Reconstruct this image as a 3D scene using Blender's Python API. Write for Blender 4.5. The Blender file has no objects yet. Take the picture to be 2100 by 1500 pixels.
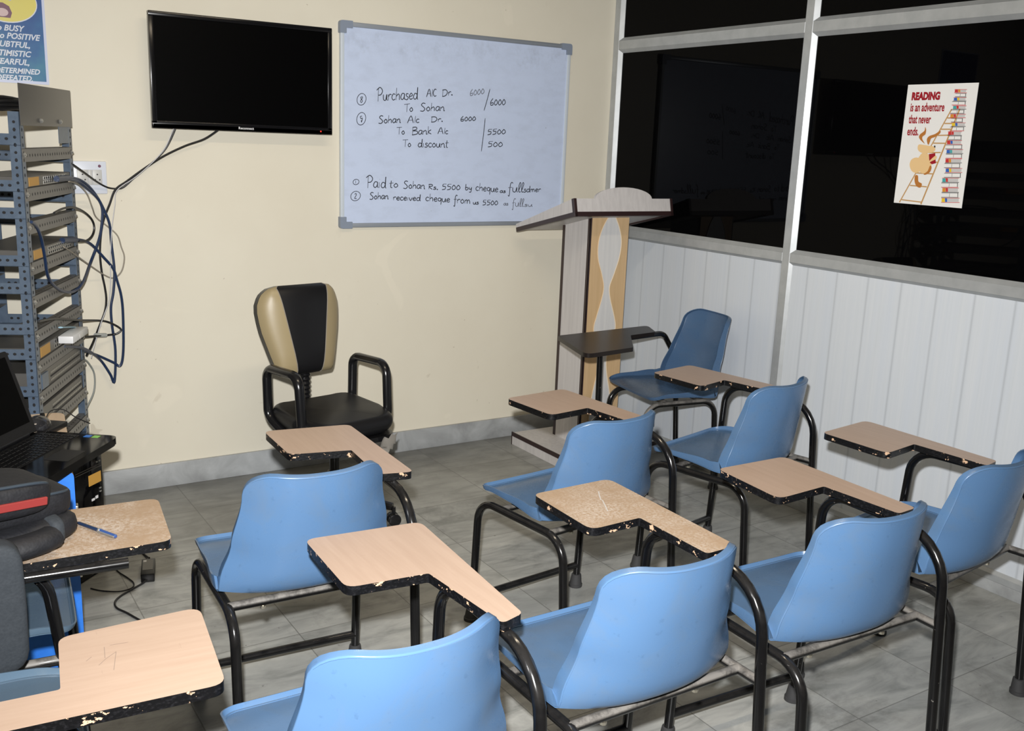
import bpy, bmesh, math, random
from mathutils import Matrix, Vector

C = bpy.context.scene.collection
R = math.radians
random.seed(7)

# ------------------------------------------------------------------ camera
YAW, PITCH, ROLL = R(32.859), R(12.809), R(2.238)
CAM = Vector((-3.2131, -4.1434, 1.4951))
fw = Vector((math.sin(YAW)*math.cos(PITCH), math.cos(YAW)*math.cos(PITCH), -math.sin(PITCH)))
r0 = Vector((math.cos(YAW), -math.sin(YAW), 0))
u0 = r0.cross(fw)
rt = r0*math.cos(ROLL) + u0*math.sin(ROLL)
up = u0*math.cos(ROLL) - r0*math.sin(ROLL)
cd = bpy.data.cameras.new('camera')
cam = bpy.data.objects.new('camera', cd)
C.objects.link(cam)
cam.matrix_world = Matrix(((rt.x, up.x, -fw.x, CAM.x), (rt.y, up.y, -fw.y, CAM.y), (rt.z, up.z, -fw.z, CAM.z), (0, 0, 0, 1)))
cd.sensor_width = 36
cd.sensor_fit = 'HORIZONTAL'
cd.lens = 36*2013.08/2100
cd.clip_start = .02
bpy.context.scene.camera = cam

# ------------------------------------------------------------------ world, lights, exposure
w = bpy.data.worlds.new('world')
bpy.context.scene.world = w
w.use_nodes = True
w.node_tree.nodes['Background'].inputs[0].default_value = (.9, .85, .8, 1)
w.node_tree.nodes['Background'].inputs[1].default_value = .02
vs = bpy.context.scene.view_settings
vs.view_transform = 'Standard'
vs.look = 'None'
vs.gamma = 1
vs.exposure = 0
vs.use_curve_mapping = False

def light(name, kind, loc, energy, col, **k):
    l = bpy.data.lights.new(name, kind)
    l.energy = energy
    l.color = col
    for a, b in k.items():
        setattr(l, a, b)
    o = bpy.data.objects.new(name, l)
    C.objects.link(o)
    o.location = loc
    return o
# the camera's own flash, above and slightly left of the lens
fl = light('camera_flash', 'SPOT', CAM + up*.13 - rt*.035, 610, (1, .99, .98), spot_size=R(104), spot_blend=1.0, shadow_soft_size=.022)
fl.rotation_euler = cam.matrix_world.to_euler()
# unseen area light added under the ceiling for warm ambient fill
light('ambient_fill', 'AREA', (-2.0, -2.2, 2.68), 19, (1, .84, .62), shape='RECTANGLE', size=1.2, size_y=.12)

# ------------------------------------------------------------------ materials
def new_mat(name):
    m = bpy.data.materials.new(name)
    m.use_nodes = True
    nt = m.node_tree
    return m, nt, nt.nodes['Principled BSDF']
def N(nt, t, **k):
    n = nt.nodes.new(t)
    for a, b in k.items():
        setattr(n, a, b)
    return n
def col4(c):
    return (c[0], c[1], c[2], 1)
def flat(name, c, rough=.5, metal=0, spec=.5, coat=0, emis=None):
    m, nt, b = new_mat(name)
    b.inputs['Base Color'].default_value = col4(c)
    b.inputs['Roughness'].default_value = rough
    b.inputs['Metallic'].default_value = metal
    b.inputs['Specular IOR Level'].default_value = spec
    b.inputs['Coat Weight'].default_value = coat
    if emis:
        b.inputs['Emission Color'].default_value = col4(emis[0])
        b.inputs['Emission Strength'].default_value = emis[1]
    return m
def mix(nt, fac, a, b):
    n = N(nt, 'ShaderNodeMix', data_type='RGBA')
    for sock, v in ((n.inputs[0], fac), (n.inputs[6], a), (n.inputs[7], b)):
        if hasattr(v, 'is_linked'):
            nt.links.new(v, sock)
        else:
            sock.default_value = v if isinstance(v, (int, float)) else col4(v)
    return n.outputs[2]
def ramp(nt, src, stops):
    n = N(nt, 'ShaderNodeValToRGB')
    nt.links.new(src, n.inputs[0])
    e = n.color_ramp.elements
    while len(e) < len(stops):
        e.new(.5)
    for i, (p, c) in enumerate(stops):
        e[i].position = p
        e[i].color = col4(c) if not isinstance(c, (int, float)) else (c, c, c, 1)
    return n.outputs[0]
def coords(nt, kind='Object', scale=(1, 1, 1), rand=False):
    t = N(nt, 'ShaderNodeTexCoord')
    mp = N(nt, 'ShaderNodeMapping')
    mp.inputs['Scale'].default_value = scale
    nt.links.new(t.outputs[kind], mp.inputs[0])
    if rand:
        oi = N(nt, 'ShaderNodeObjectInfo')
        mm = N(nt, 'ShaderNodeMath', operation='MULTIPLY')
        mm.inputs[1].default_value = 37.0
        nt.links.new(oi.outputs['Random'], mm.inputs[0])
        nt.links.new(mm.outputs[0], mp.inputs['Location'])
    return mp.outputs[0]
def noise(nt, vec, scale, detail=4, rough=.6, dist=0):
    n = N(nt, 'ShaderNodeTexNoise')
    n.inputs['Scale'].default_value = scale
    n.inputs['Detail'].default_value = detail
    n.inputs['Roughness'].default_value = rough
    n.inputs['Distortion'].default_value = dist
    nt.links.new(vec, n.inputs['Vector'])
    return n.outputs['Fac']
def bump(nt, b, src, strength=.1, dist=.002):
    n = N(nt, 'ShaderNodeBump')
    n.inputs['Strength'].default_value = strength
    n.inputs['Distance'].default_value = dist
    nt.links.new(src, n.inputs['Height'])
    nt.links.new(n.outputs[0], b.inputs['Normal'])
def math2(nt, op, a, b=None):
    n = N(nt, 'ShaderNodeMath', operation=op)
    for i, v in enumerate((a, b)):
        if v is None:
            continue
        if hasattr(v, 'is_linked'):
            nt.links.new(v, n.inputs[i])
        else:
            n.inputs[i].default_value = v
    return n.outputs[0]

M = {}
# cream wall paint with faint patches, scuffs and specks
m, nt, b = new_mat('cream_wall_paint')
v = coords(nt)
c1 = ramp(nt, noise(nt, v, 1.3, 5, .6), [(.35, (.705, .66, .545)), (.65, (.74, .70, .585))])
sc = ramp(nt, noise(nt, coords(nt, scale=(1, 1, .55)), 17, 3, .5, .6), [(.705, 0), (.74, 1)])
low = N(nt, 'ShaderNodeSeparateXYZ'); nt.links.new(v, low.inputs[0])
lowm = ramp(nt, low.outputs[2], [(0, 1), (.3, .8), (.6, .1)])
c2 = mix(nt, math2(nt, 'MULTIPLY', math2(nt, 'MULTIPLY', sc, lowm), .5), c1, (.42, .36, .27))
sp = ramp(nt, noise(nt, v, 55, 2, .4), [(.765, 0), (.79, 1)])
c3 = mix(nt, math2(nt, 'MULTIPLY', sp, .55), c2, (.3, .24, .17))
pt = ramp(nt, noise(nt, v, 3.2, 3, .5, 1), [(.66, 0), (.7, 1)])
c4 = mix(nt, math2(nt, 'MULTIPLY', pt, .16), c3, (.88, .82, .68))
nt.links.new(c4, b.inputs['Base Color'])
b.inputs['Roughness'].default_value = .42
b.inputs['Specular IOR Level'].default_value = .25
bump(nt, b, noise(nt, v, 6, 4), .12, .006)
M['wall'] = m
M['ceiling'] = flat('low_bounce_ceiling_paint', (.45, .43, .38), .8)  # unseen ceiling, colour darkened to cut the light bounced into shadows

# grey marble floor tiles with dark joints and dirt
m, nt, b = new_mat('grey_marble_tiles')
v = coords(nt)
TS = .386
sx = N(nt, 'ShaderNodeSeparateXYZ'); nt.links.new(v, sx.inputs[0])
def joint(src, off):
    a = math2(nt, 'DIVIDE', math2(nt, 'SUBTRACT', src, off), TS)
    f = math2(nt, 'FRACT', a)
    d = math2(nt, 'ABSOLUTE', math2(nt, 'SUBTRACT', f, .5))
    return math2(nt, 'GREATER_THAN', d, .4955), math2(nt, 'FLOOR', a)
jx, ix = joint(sx.outputs[0], -2.243)
jy, iy = joint(sx.outputs[1], -1.5)
wn = N(nt, 'ShaderNodeTexWhiteNoise', noise_dimensions='2D')
cb = N(nt, 'ShaderNodeCombineXYZ'); nt.links.new(ix, cb.inputs[0]); nt.links.new(iy, cb.inputs[1])
nt.links.new(cb.outputs[0], wn.inputs['Vector'])
tv = N(nt, 'ShaderNodeVectorMath', operation='ADD')
sc3 = N(nt, 'ShaderNodeVectorMath', operation='SCALE'); nt.links.new(wn.outputs['Color'], sc3.inputs[0]); sc3.inputs['Scale'].default_value = 9
nt.links.new(v, tv.inputs[0]); nt.links.new(sc3.outputs[0], tv.inputs[1])
rot = N(nt, 'ShaderNodeMapping'); nt.links.new(tv.outputs[0], rot.inputs[0])
rot.inputs['Rotation'].default_value = (0, 0, .5); rot.inputs['Scale'].default_value = (1, 3.2, 1)
ve = noise(nt, rot.outputs[0], 4.5, 8, .62, .8)
base = ramp(nt, ve, [(.3, (.19, .20, .19)), (.5, (.33, .335, .32)), (.68, (.43, .435, .41))])
tint = mix(nt, math2(nt, 'MULTIPLY', wn.outputs['Value'], .35), base, (.29, .29, .265))
dirt = ramp(nt, noise(nt, v, 3.0, 6, .7, .4), [(.52, 0), (.7, 1)])
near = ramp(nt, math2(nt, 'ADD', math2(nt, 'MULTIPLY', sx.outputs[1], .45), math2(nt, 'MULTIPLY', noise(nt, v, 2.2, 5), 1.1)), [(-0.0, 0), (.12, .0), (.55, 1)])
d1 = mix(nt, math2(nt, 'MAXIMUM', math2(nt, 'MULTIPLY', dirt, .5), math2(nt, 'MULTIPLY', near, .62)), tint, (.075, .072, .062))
spk = ramp(nt, noise(nt, v, 38, 3, .6), [(.70, 0), (.75, 1)])
d2 = mix(nt, math2(nt, 'MULTIPLY', spk, .6), d1, (.05, .048, .042))
jj = math2(nt, 'MAXIMUM', jx, jy)
d3 = mix(nt, math2(nt, 'MULTIPLY', jj, .6), d2, (.08, .08, .072))
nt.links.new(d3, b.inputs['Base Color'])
nt.links.new(ramp(nt, dirt, [(0, .30), (1, .5)]), b.inputs['Roughness'])
b.inputs['Specular IOR Level'].default_value = .35
M['floor'] = m

m, nt, b = new_mat('grey_marble_skirting')
v = coords(nt)
nt.links.new(ramp(nt, noise(nt, v, 5, 7, .6, .8), [(.35, (.27, .28, .285)), (.7, (.45, .47, .48))]), b.inputs['Base Color'])
b.inputs['Roughness'].default_value = .4
M['skirting'] = m

# wood-print pvc panels: pale grey-white with vertical streaks and seams
m, nt, b = new_mat('pale_plank_panel')
v = coords(nt)
s = N(nt, 'ShaderNodeSeparateXYZ'); nt.links.new(v, s.inputs[0])
fr = math2(nt, 'FRACT', math2(nt, 'DIVIDE', math2(nt, 'SUBTRACT', s.outputs[1], -.329), .1505))
seam = ramp(nt, fr, [(0, 1), (.035, .35), (.05, 0), (.94, 0), (.975, .3), (1, 1)])
st = noise(nt, coords(nt, scale=(1, 26, .7)), 3, 5, .6)
st2 = noise(nt, coords(nt, scale=(1, 9, .25)), 2, 3, .5)
cc = mix(nt, st, (.53, .575, .62), (.64, .67, .71))
cc = mix(nt, ramp(nt, st2, [(.45, 0), (.7, .6)]), cc, (.55, .60, .67))
cc = mix(nt, math2(nt, 'MULTIPLY', seam, .6), cc, (.36, .39, .43))
nt.links.new(cc, b.inputs['Base Color'])
b.inputs['Roughness'].default_value = .3
b.inputs['Specular IOR Level'].default_value = .3
M['plank'] = m

m, nt, b = new_mat('brushed_aluminium')
v = coords(nt, scale=(1, 1, 1))
nt.links.new(ramp(nt, noise(nt, v, 14, 4), [(.35, (.40, .42, .43)), (.7, (.47, .49, .50))]), b.inputs['Base Color'])
b.inputs['Roughness'].default_value = .36
b.inputs['Metallic'].default_value = .35
M['alu'] = m
M['glass'] = flat('dark_tinted_glass', (.0012, .0012, .0014), .02, 0, .05)

# blue plastic of the seats, scuffed
def plastic(name, c, dirtc, amt):
    m, nt, b = new_mat(name)
    v = coords(nt, rand=True)
    d = ramp(nt, noise(nt, v, 9, 6, .65, .5), [(.48, 0), (.72, 1)])
    f = ramp(nt, noise(nt, v, 60, 3, .6), [(.64, 0), (.74, 1)])
    a = mix(nt, math2(nt, 'MULTIPLY', d, amt), c, dirtc)
    a = mix(nt, math2(nt, 'MULTIPLY', f, .3), a, tuple(x*.6 for x in c))
    # upward faces darkened in colour for dirt and for grazing light
    g = N(nt, 'ShaderNodeNewGeometry'); s = N(nt, 'ShaderNodeSeparateXYZ'); nt.links.new(g.outputs['Normal'], s.inputs[0])
    du = math2(nt, 'MULTIPLY', ramp(nt, s.outputs[2], [(.6, 0), (.95, 1)]), ramp(nt, noise(nt, v, 5, 5), [(.3, .35), (.7, .75)]))
    a = mix(nt, math2(nt, 'MULTIPLY', du, .75), a, (.055, .078, .11))
    nt.links.new(a, b.inputs['Base Color'])
    nt.links.new(ramp(nt, d, [(0, .26), (1, .42)]), b.inputs['Roughness'])
    b.inputs['Specular IOR Level'].default_value = .35
    return m
M['blue'] = plastic('blue_moulded_plastic', (.080, .160, .295), (.10, .155, .235), .55)
M['blue_grey'] = plastic('greyed_blue_moulded_plastic', (.085, .135, .19), (.09, .13, .165), .5)
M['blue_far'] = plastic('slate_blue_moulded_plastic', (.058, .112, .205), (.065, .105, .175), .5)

# black painted steel tube, dusty where it faces up
def tube_paint(name, dusty):
    m, nt, b = new_mat(name)
    v = coords(nt, rand=True)
    g = N(nt, 'ShaderNodeNewGeometry'); s = N(nt, 'ShaderNodeSeparateXYZ'); nt.links.new(g.outputs['Normal'], s.inputs[0])
    du = math2(nt, 'MULTIPLY', ramp(nt, s.outputs[2], [(.0, 0), (.45, 1)]), ramp(nt, noise(nt, v, 22, 5, .7), [(.34, .3), (.55, 1)]))
    a = mix(nt, math2(nt, 'MULTIPLY', du, dusty), (.0035, .0035, .004), (.22, .205, .185))
    ch = ramp(nt, noise(nt, v, 90, 2, .5), [(.76, 0), (.78, 1)])
    a = mix(nt, math2(nt, 'MULTIPLY', ch, .5), a, (.3, .28, .25))
    nt.links.new(a, b.inputs['Base Color'])
    nt.links.new(math2(nt, 'ADD', math2(nt, 'MULTIPLY', du, .5*dusty), .16), b.inputs['Roughness'])
    return m
M['tube'] = tube_paint('black_gloss_tube', .05)
M['tube_dusty'] = tube_paint('dusty_black_tube', .85)
M['pale_scratch'] = flat('pale_scratch', (.48, .46, .44), .7)
M['pencil'] = flat('grey_pencil', (.24, .18, .145), .6)
M['rubber'] = flat('grey_black_rubber', (.035, .035, .036), .7)
M['bolt'] = flat('zinc_bolt', (.62, .58, .48), .3, .9)
M['white_plastic'] = flat('white_plastic', (.72, .73, .74), .4)

def laminate(name, a_, b_, dust=0):
    m, nt, b = new_mat(name)
    v = coords(nt, scale=(22, 1.6, 1), rand=True)
    c = ramp(nt, noise(nt, v, 3, 5, .6, .3), [(.3, a_), (.7, b_)])
    pv = coords(nt, rand=True)
    sk = ramp(nt, noise(nt, coords(nt, scale=(1, 5, 1), rand=True), 26, 2, .4), [(.74, 0), (.76, 1)])
    c = mix(nt, math2(nt, 'MULTIPLY', sk, .12), c, (.2, .14, .1))
    if dust:
        d = math2(nt, 'MULTIPLY', ramp(nt, noise(nt, pv, 8, 4, .6), [(.38, .1), (.62, 1)]), ramp(nt, noise(nt, pv, 150, 3, .75), [(.42, 0), (.60, 1)]))
        c = mix(nt, math2(nt, 'MULTIPLY', d, dust), c, (.60, .55, .50))
    nt.links.new(c, b.inputs['Base Color'])
    b.inputs['Roughness'].default_value = .33 if not dust else .6
    b.inputs['Specular IOR Level'].default_value = .4 if not dust else .2
    return m
M['lam'] = laminate('peach_wood_laminate', (.385, .275, .205), (.43, .315, .24))
M['lam_dusty'] = laminate('dusty_wood_laminate', (.32, .225, .145), (.36, .26, .175), .55)
M['lam_dark'] = laminate('dark_brown_laminate', (.013, .010, .009), (.018, .014, .012))
M['lam_dark'].node_tree.nodes['Principled BSDF'].inputs['Specular IOR Level'].default_value = .2
m, nt, b = new_mat('chipped_black_edge')
v = coords(nt, scale=(1, 1, 1.6), rand=True)
ch = ramp(nt, noise(nt, v, 34, 4, .66), [(.615, 0), (.635, 1)])
lt = noise(nt, v, 120, 3)
c = mix(nt, ch, ramp(nt, lt, [(.5, (.003, .003, .0036)), (.75, (.014, .014, .016))]), (.60, .40, .26))
nt.links.new(c, b.inputs['Base Color'])
b.inputs['Roughness'].default_value = .35
bump(nt, b, lt, .3, .002)
M['edge'] = m

M['tv_bezel'] = flat('black_gloss_bezel', (.006, .006, .007), .18, 0, .4)
M['tv_screen'] = flat('black_screen', (.0012, .0012, .0013), .35, 0, .05)
M['led'] = flat('red_standby_led', (.6, .01, .01), .4, emis=((1, .04, .02), 1.5))
M['white_print'] = flat('white_print', (.75, .75, .76), .5)

m, nt, b = new_mat('whiteboard_surface')
v = coords(nt)
s = N(nt, 'ShaderNodeSeparateXYZ'); nt.links.new(v, s.inputs[0])
hz = ramp(nt, s.outputs[2], [(.0, 0), (.27, 0), (.33, 1), (.40, 1), (.43, 0)])   # z relative to board centre
sm = math2(nt, 'MULTIPLY', ramp(nt, noise(nt, coords(nt, scale=(1, 1, 2)), 9, 6, .7), [(.46, 0), (.75, 1)]), .5)
sm2 = math2(nt, 'MULTIPLY', math2(nt, 'MULTIPLY', ramp(nt, noise(nt, v, 14, 6, .75), [(.46, 0), (.74, 1)]), hz), .6)
cc = mix(nt, math2(nt, 'MAXIMUM', math2(nt, 'MULTIPLY', sm, .6), sm2), (.56, .645, .83), (.37, .42, .53))
sk = ramp(nt, noise(nt, v, 70, 2, .4), [(.775, 0), (.795, 1)])
cc = mix(nt, math2(nt, 'MULTIPLY', sk, .6), cc, (.12, .12, .13))
nt.links.new(cc, b.inputs['Base Color'])
b.inputs['Roughness'].default_value = .3
b.inputs['Specular IOR Level'].default_value = .3
M['board'] = m
M['board_frame'] = flat('grey_board_frame', (.30, .33, .37), .35, .3)
M['board_frame_white'] = flat('pale_board_edge', (.58, .64, .70), .35)
M['board_cap'] = flat('slate_plastic_cap', (.23, .27, .34), .45)
M['ink'] = flat('black_marker_ink', (.022, .025, .035), .5)
M['faded_ink'] = flat('fading_marker_ink', (.13, .14, .17), .5)

def veneer(name, a_, b_, rough=.4):
    m, nt, b = new_mat(name)
    v = coords(nt, scale=(30, 30, 1.2))
    nt.links.new(ramp(nt, noise(nt, v, 2, 5, .6, .2), [(.3, a_), (.7, b_)]), b.inputs['Base Color'])
    b.inputs['Roughness'].default_value = rough
    b.inputs['Specular IOR Level'].default_value = .3
    return m
M['white_veneer'] = veneer('whitewashed_veneer', (.50, .48, .475), (.60, .58, .57))
M['tan_veneer'] = veneer('tan_veneer', (.52, .36, .19), (.60, .42, .24))
M['grey_veneer'] = veneer('grey_white_veneer', (.56, .56, .56), (.64, .635, .62))
M['dark_band'] = flat('dark_brown_edge_band', (.028, .014, .014), .35)
M['bead'] = flat('cream_bead', (.75, .62, .45), .3)

M['leather'] = flat('black_leatherette', (.0075, .0075, .0085), .42, 0, .35)
M['tan_leather'] = flat('beige_leatherette', (.33, .265, .15), .38, 0, .4)
M['chair_plastic'] = flat('black_satin_plastic', (.008, .008, .009), .22, 0, .5)
M['pale_stitch'] = flat('pale_stitching', (.28, .25, .21), .6)
M['poly_bag'] = flat('clouded_plastic_film', (.30, .28, .25), .25)

m, nt, b = new_mat('blue_grey_rack_paint')
v = coords(nt)
nt.links.new(ramp(nt, noise(nt, v, 30, 4), [(.35, (.080, .112, .160)), (.7, (.105, .145, .20))]), b.inputs['Base Color'])
b.inputs['Roughness'].default_value = .32
M['rack'] = m
M['rack_wall_tint'] = flat('wall_tinted_rack_paint', (.155, .152, .145), .4)  # same rack paint with the cream wall's reflection put into the colour
M['rack_hole'] = flat('punched_slot_shadow', (.012, .012, .014), .8)
M['switch'] = flat('grey_metal_case', (.14, .135, .125), .4, .3)
M['steel'] = flat('bare_steel_sheet', (.17, .165, .16), .35, .7)
M['orange'] = flat('orange_label', (.55, .30, .06), .5)
M['port'] = flat('silver_port', (.45, .45, .43), .3, .7)
M['navy'] = flat('navy_cable', (.012, .028, .075), .35)
M['black_cable'] = flat('black_cable', (.010, .010, .011), .4)
M['white_cable'] = flat('white_cable', (.55, .55, .57), .4)
M['beige_cable'] = flat('beige_cable', (.30, .27, .22), .45)
M['grey_cable'] = flat('grey_cable', (.28, .30, .28), .45)
M['pale_blue'] = flat('pale_blue_strap', (.30, .48, .58), .4)
M['connector'] = flat('clear_grey_connector', (.4, .42, .4), .3)

M['laptop'] = flat('black_gloss_laptop', (.002, .002, .0025), .07, 0, .5)
M['laptop_matte'] = flat('black_laptop_plastic', (.004, .004, .0046), .4)
M['key'] = flat('black_keycap', (.003, .003, .0035), .25, 0, .5)
M['sticker_blue'] = flat('blue_sticker', (.02, .16, .55), .3)
M['sticker_green'] = flat('green_sticker', (.22, .55, .10), .3)
M['mouse'] = flat('dark_chrome_mouse', (.05, .05, .055), .12, .6)
m, nt, b = new_mat('blue_laminate')
nt.links.new(ramp(nt, noise(nt, coords(nt), 22, 5, .6), [(.35, (.022, .155, .62)), (.7, (.035, .205, .72))]), b.inputs['Base Color'])
b.inputs['Roughness'].default_value = .4
M['blue_lam'] = m
M['cream_lam'] = laminate('cream_beech_laminate', (.62, .47, .33), (.68, .53, .38))
M['raw_edge'] = flat('raw_chipboard_edge', (.42, .27, .12), .7)
m, nt, b = new_mat('black_bag_nylon')
nt.links.new(ramp(nt, noise(nt, coords(nt), 220, 2), [(.35, (.0045, .005, .007)), (.7, (.008, .0085, .0115))]), b.inputs['Base Color'])
b.inputs['Roughness'].default_value = .65
bump(nt, b, noise(nt, coords(nt), 14, 4), .5, .01)
M['nylon'] = m
m, nt, b = new_mat('grey_bag_fabric')
nt.links.new(ramp(nt, noise(nt, coords(nt), 200, 2), [(.35, (.019, .024, .030)), (.7, (.027, .033, .040))]), b.inputs['Base Color'])
b.inputs['Roughness'].default_value = .8
bump(nt, b, noise(nt, coords(nt), 12, 3), .4, .01)
M['grey_fabric'] = m
M['pen_blue'] = flat('dark_blue_pen_cap', (.03, .07, .22), .2)
M['red_zip'] = flat('red_zip_tape', (.21, .02, .018), .6)
M['piping'] = flat('blue_grey_piping', (.028, .04, .054), .45)

M['poster_blue'] = None
m, nt, b = new_mat('blue_teal_poster')
v = coords(nt)
s = N(nt, 'ShaderNodeSeparateXYZ'); nt.links.new(v, s.inputs[0])
g = math2(nt, 'ADD', math2(nt, 'MULTIPLY', noise(nt, v, 7, 3), .8), math2(nt, 'MULTIPLY', s.outputs[2], -1.2))
nt.links.new(ramp(nt, g, [(.15, (.045, .075, .26)), (.5, (.06, .16, .34)), (.8, (.10, .30, .36))]), b.inputs['Base Color'])
b.inputs['Roughness'].default_value = .22
M['poster_blue'] = m
for n, c in dict(paper=(.74, .74, .73), red=(.30, .004, .014), wood=(.47, .27, .10), brown=(.42, .16, .03), tan=(.72, .50, .25), yellow=(.68, .60, .14),
                 black=(.02, .02, .02), pgrey=(.5, .5, .5), bookred=(.5, .03, .03), bookblue=(.03, .12, .45), bookteal=(.05, .35, .35), bookorange=(.6, .25, .03), bookyellow=(.7, .5, .03),
                 pale=(.62, .66, .74), maroon=(.16, .06, .10), pink=(.6, .45, .45), skinline=(.25, .12, .05), border=(.55, .60, .78)).items():
    M['ink_'+n] = flat('print_'+n, c, .3)
M['outlet'] = flat('white_switch_plate', (.66, .70, .78), .35)
M['outlet_module'] = flat('ivory_switch_module', (.52, .52, .50), .4)
M['dark'] = flat('dark_hole', (.02, .012, .012), .6)

# ------------------------------------------------------------------ mesh helpers
I4 = Matrix.Identity(4)
def T(x, y, z):
    return Matrix.Translation((x, y, z))
def RX(a): return Matrix.Rotation(a, 4, 'X')
def RY(a): return Matrix.Rotation(a, 4, 'Y')
def RZ(a): return Matrix.Rotation(a, 4, 'Z')
def frame(o, x, y, z):
    return Matrix(((x[0], y[0], z[0], o[0]), (x[1], y[1], z[1], o[1]), (x[2], y[2], z[2], o[2]), (0, 0, 0, 1)))
def BM():
    return bmesh.new()
def box(bm, lo, hi, bev=0, seg=2, mat=I4, mi=0):
    t = bmesh.new()
    bmesh.ops.create_cube(t, size=1)
    for v in t.verts:
        v.co = Vector([(lo[i]+hi[i])/2 + v.co[i]*(hi[i]-lo[i]) for i in range(3)])
    if bev:
        bmesh.ops.bevel(t, geom=t.edges[:], offset=bev, segments=seg, profile=.5, affect='EDGES')
    merge(bm, t, mat, mi)
def merge(bm, t, mat=I4, mi=None):
    vm = [bm.verts.new(mat @ v.co) for v in t.verts]
    t.verts.index_update()
    for f in t.faces:
        try:
            nf = bm.faces.new([vm[v.index] for v in f.verts])
            nf.material_index = f.material_index if mi is None else mi
            nf.smooth = True
        except ValueError:
            pass
    t.free()
def fillet(pts, rad, n=7):
    pts = [Vector(p) for p in pts]
    out = [pts[0]]
    rads = rad if isinstance(rad, (list, tuple)) else [rad]*(len(pts)-2)
    for i in range(1, len(pts)-1):
        a, p, c = pts[i-1], pts[i], pts[i+1]
        d1, d2 = (a-p).normalized(), (c-p).normalized()
        ang = d1.angle(d2)
        k = min(rads[i-1]/math.tan(ang/2), (a-p).length*.49 if i > 1 else (a-p).length*.98, (c-p).length*.49 if i < len(pts)-2 else (c-p).length*.98)
        rr = k*math.tan(ang/2)
        ctr = p + (d1+d2).normalized()*(rr/math.sin(ang/2))
        s, e = p+d1*k-ctr, p+d2*k-ctr
        tot = s.angle(e)
        ax = s.cross(e).normalized()
        for j in range(n+1):
            out.append(ctr + Matrix.Rotation(tot*j/n, 3, ax) @ s)
    out.append(pts[-1])
    return out
def crom(pts, n=6, closed=False):
    P = [Vector(p) for p in pts]
    out = []
    L = len(P)
    for i in range(L if closed else L-1):
        if closed:
            a, b_, c, d = P[(i-1) % L], P[i], P[(i+1) % L], P[(i+2) % L]
        else:
            a, b_, c, d = P[max(i-1, 0)], P[i], P[i+1], P[min(i+2, L-1)]
        for j in range(n):
            t = j/n
            out.append(.5*((2*b_) + (c-a)*t + (2*a-5*b_+4*c-d)*t*t + (3*b_-a-3*c+d)*t**3))
    if not closed:
        out.append(P[-1])
    return out
def tube(bm, pts, r, n=12, mat=I4, mi=0, caps=True, sy=1.0, closed=False):
    pts = [Vector(p) for p in pts]
    q = [pts[0]]
    for p in pts[1:]:
        if (p-q[-1]).length > 1e-6:
            q.append(p)
    pts = q
    k = len(pts)
    prev = None
    rings = []
    for i in range(k):
        if closed:
            d = (pts[(i+1) % k]-pts[(i-1) % k]).normalized()
        else:
            d = (pts[min(i+1, k-1)]-pts[max(i-1, 0)]).normalized()
        if prev is None:
            a = Vector((0, 0, 1)) if abs(d.z) < .9 else Vector((1, 0, 0))
            prev = (a - d*a.dot(d)).normalized()
        else:
            prev = (prev - d*prev.dot(d)).normalized()
        s = d.cross(prev)
        rr = r[i] if isinstance(r, (list, tuple)) else r
        rings.append([bm.verts.new(mat @ (pts[i] + prev*math.cos(2*math.pi*j/n)*rr*sy + s*math.sin(2*math.pi*j/n)*rr)) for j in range(n)])
    for i in range(k if closed else k-1):
        A, B = rings[i], rings[(i+1) % k]
        for j in range(n):
            f = bm.faces.new((A[j], A[(j+1) % n], B[(j+1) % n], B[j]))
            f.smooth = True
            f.material_index = mi
    if caps and not closed:
        for ring in (rings[0][::-1], rings[-1]):
            f = bm.faces.new(ring)
            f.material_index = mi
def lathe(bm, prof, n=20, mat=I4, mi=0):
    rings = []
    for r_, z in prof:
        rings.append([bm.verts.new(mat @ Vector((r_*math.cos(2*math.pi*j/n), r_*math.sin(2*math.pi*j/n), z))) for j in range(n)])
    for A, B in zip(rings, rings[1:]):
        for j in range(n):
            f = bm.faces.new((A[j], A[(j+1) % n], B[(j+1) % n], B[j]))
            f.smooth = True
            f.material_index = mi
    for ring in (rings[0][::-1], rings[-1]):
        bm.faces.new(ring).material_index = mi
def round_poly(poly, rads, n=5):
    out = []
    L = len(poly)
    rads = rads if isinstance(rads, (list, tuple)) else [rads]*L
    for i in range(L):
        a, p, c = (Vector((*poly[j % L], 0)) for j in (i-1, i, i+1))
        if rads[i] < 1e-5:
            out.append((p.x, p.y))
            continue
        d1, d2 = (a-p).normalized(), (c-p).normalized()
        ang = d1.angle(d2)
        k = min(rads[i]/math.tan(ang/2), (a-p).length*.45, (c-p).length*.45)
        for j in range(n+1):
            t = j/n
            q = (p+d1*k)*(1-t)**2 + p*2*t*(1-t) + (p+d2*k)*t*t
            out.append((q.x, q.y))
    return out
def prism(bm, poly, z0, z1, mat=I4, mi_top=0, mi_side=0, mi_bot=None):
    a = [bm.verts.new(mat @ Vector((x, y, z0))) for x, y in poly]
    c = [bm.verts.new(mat @ Vector((x, y, z1))) for x, y in poly]
    n = len(poly)
    area = sum(poly[i][0]*poly[(i+1) % n][1]-poly[(i+1) % n][0]*poly[i][1] for i in range(n))
    if area < 0:
        a, c = a[::-1], c[::-1]
    f = bm.faces.new(c); f.material_index = mi_top
    f = bm.faces.new(a[::-1]); f.material_index = mi_side if mi_bot is None else mi_bot
    for i in range(n):
        f = bm.faces.new((a[i], a[(i+1) % n], c[(i+1) % n], c[i]))
        f.material_index = mi_side
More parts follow.
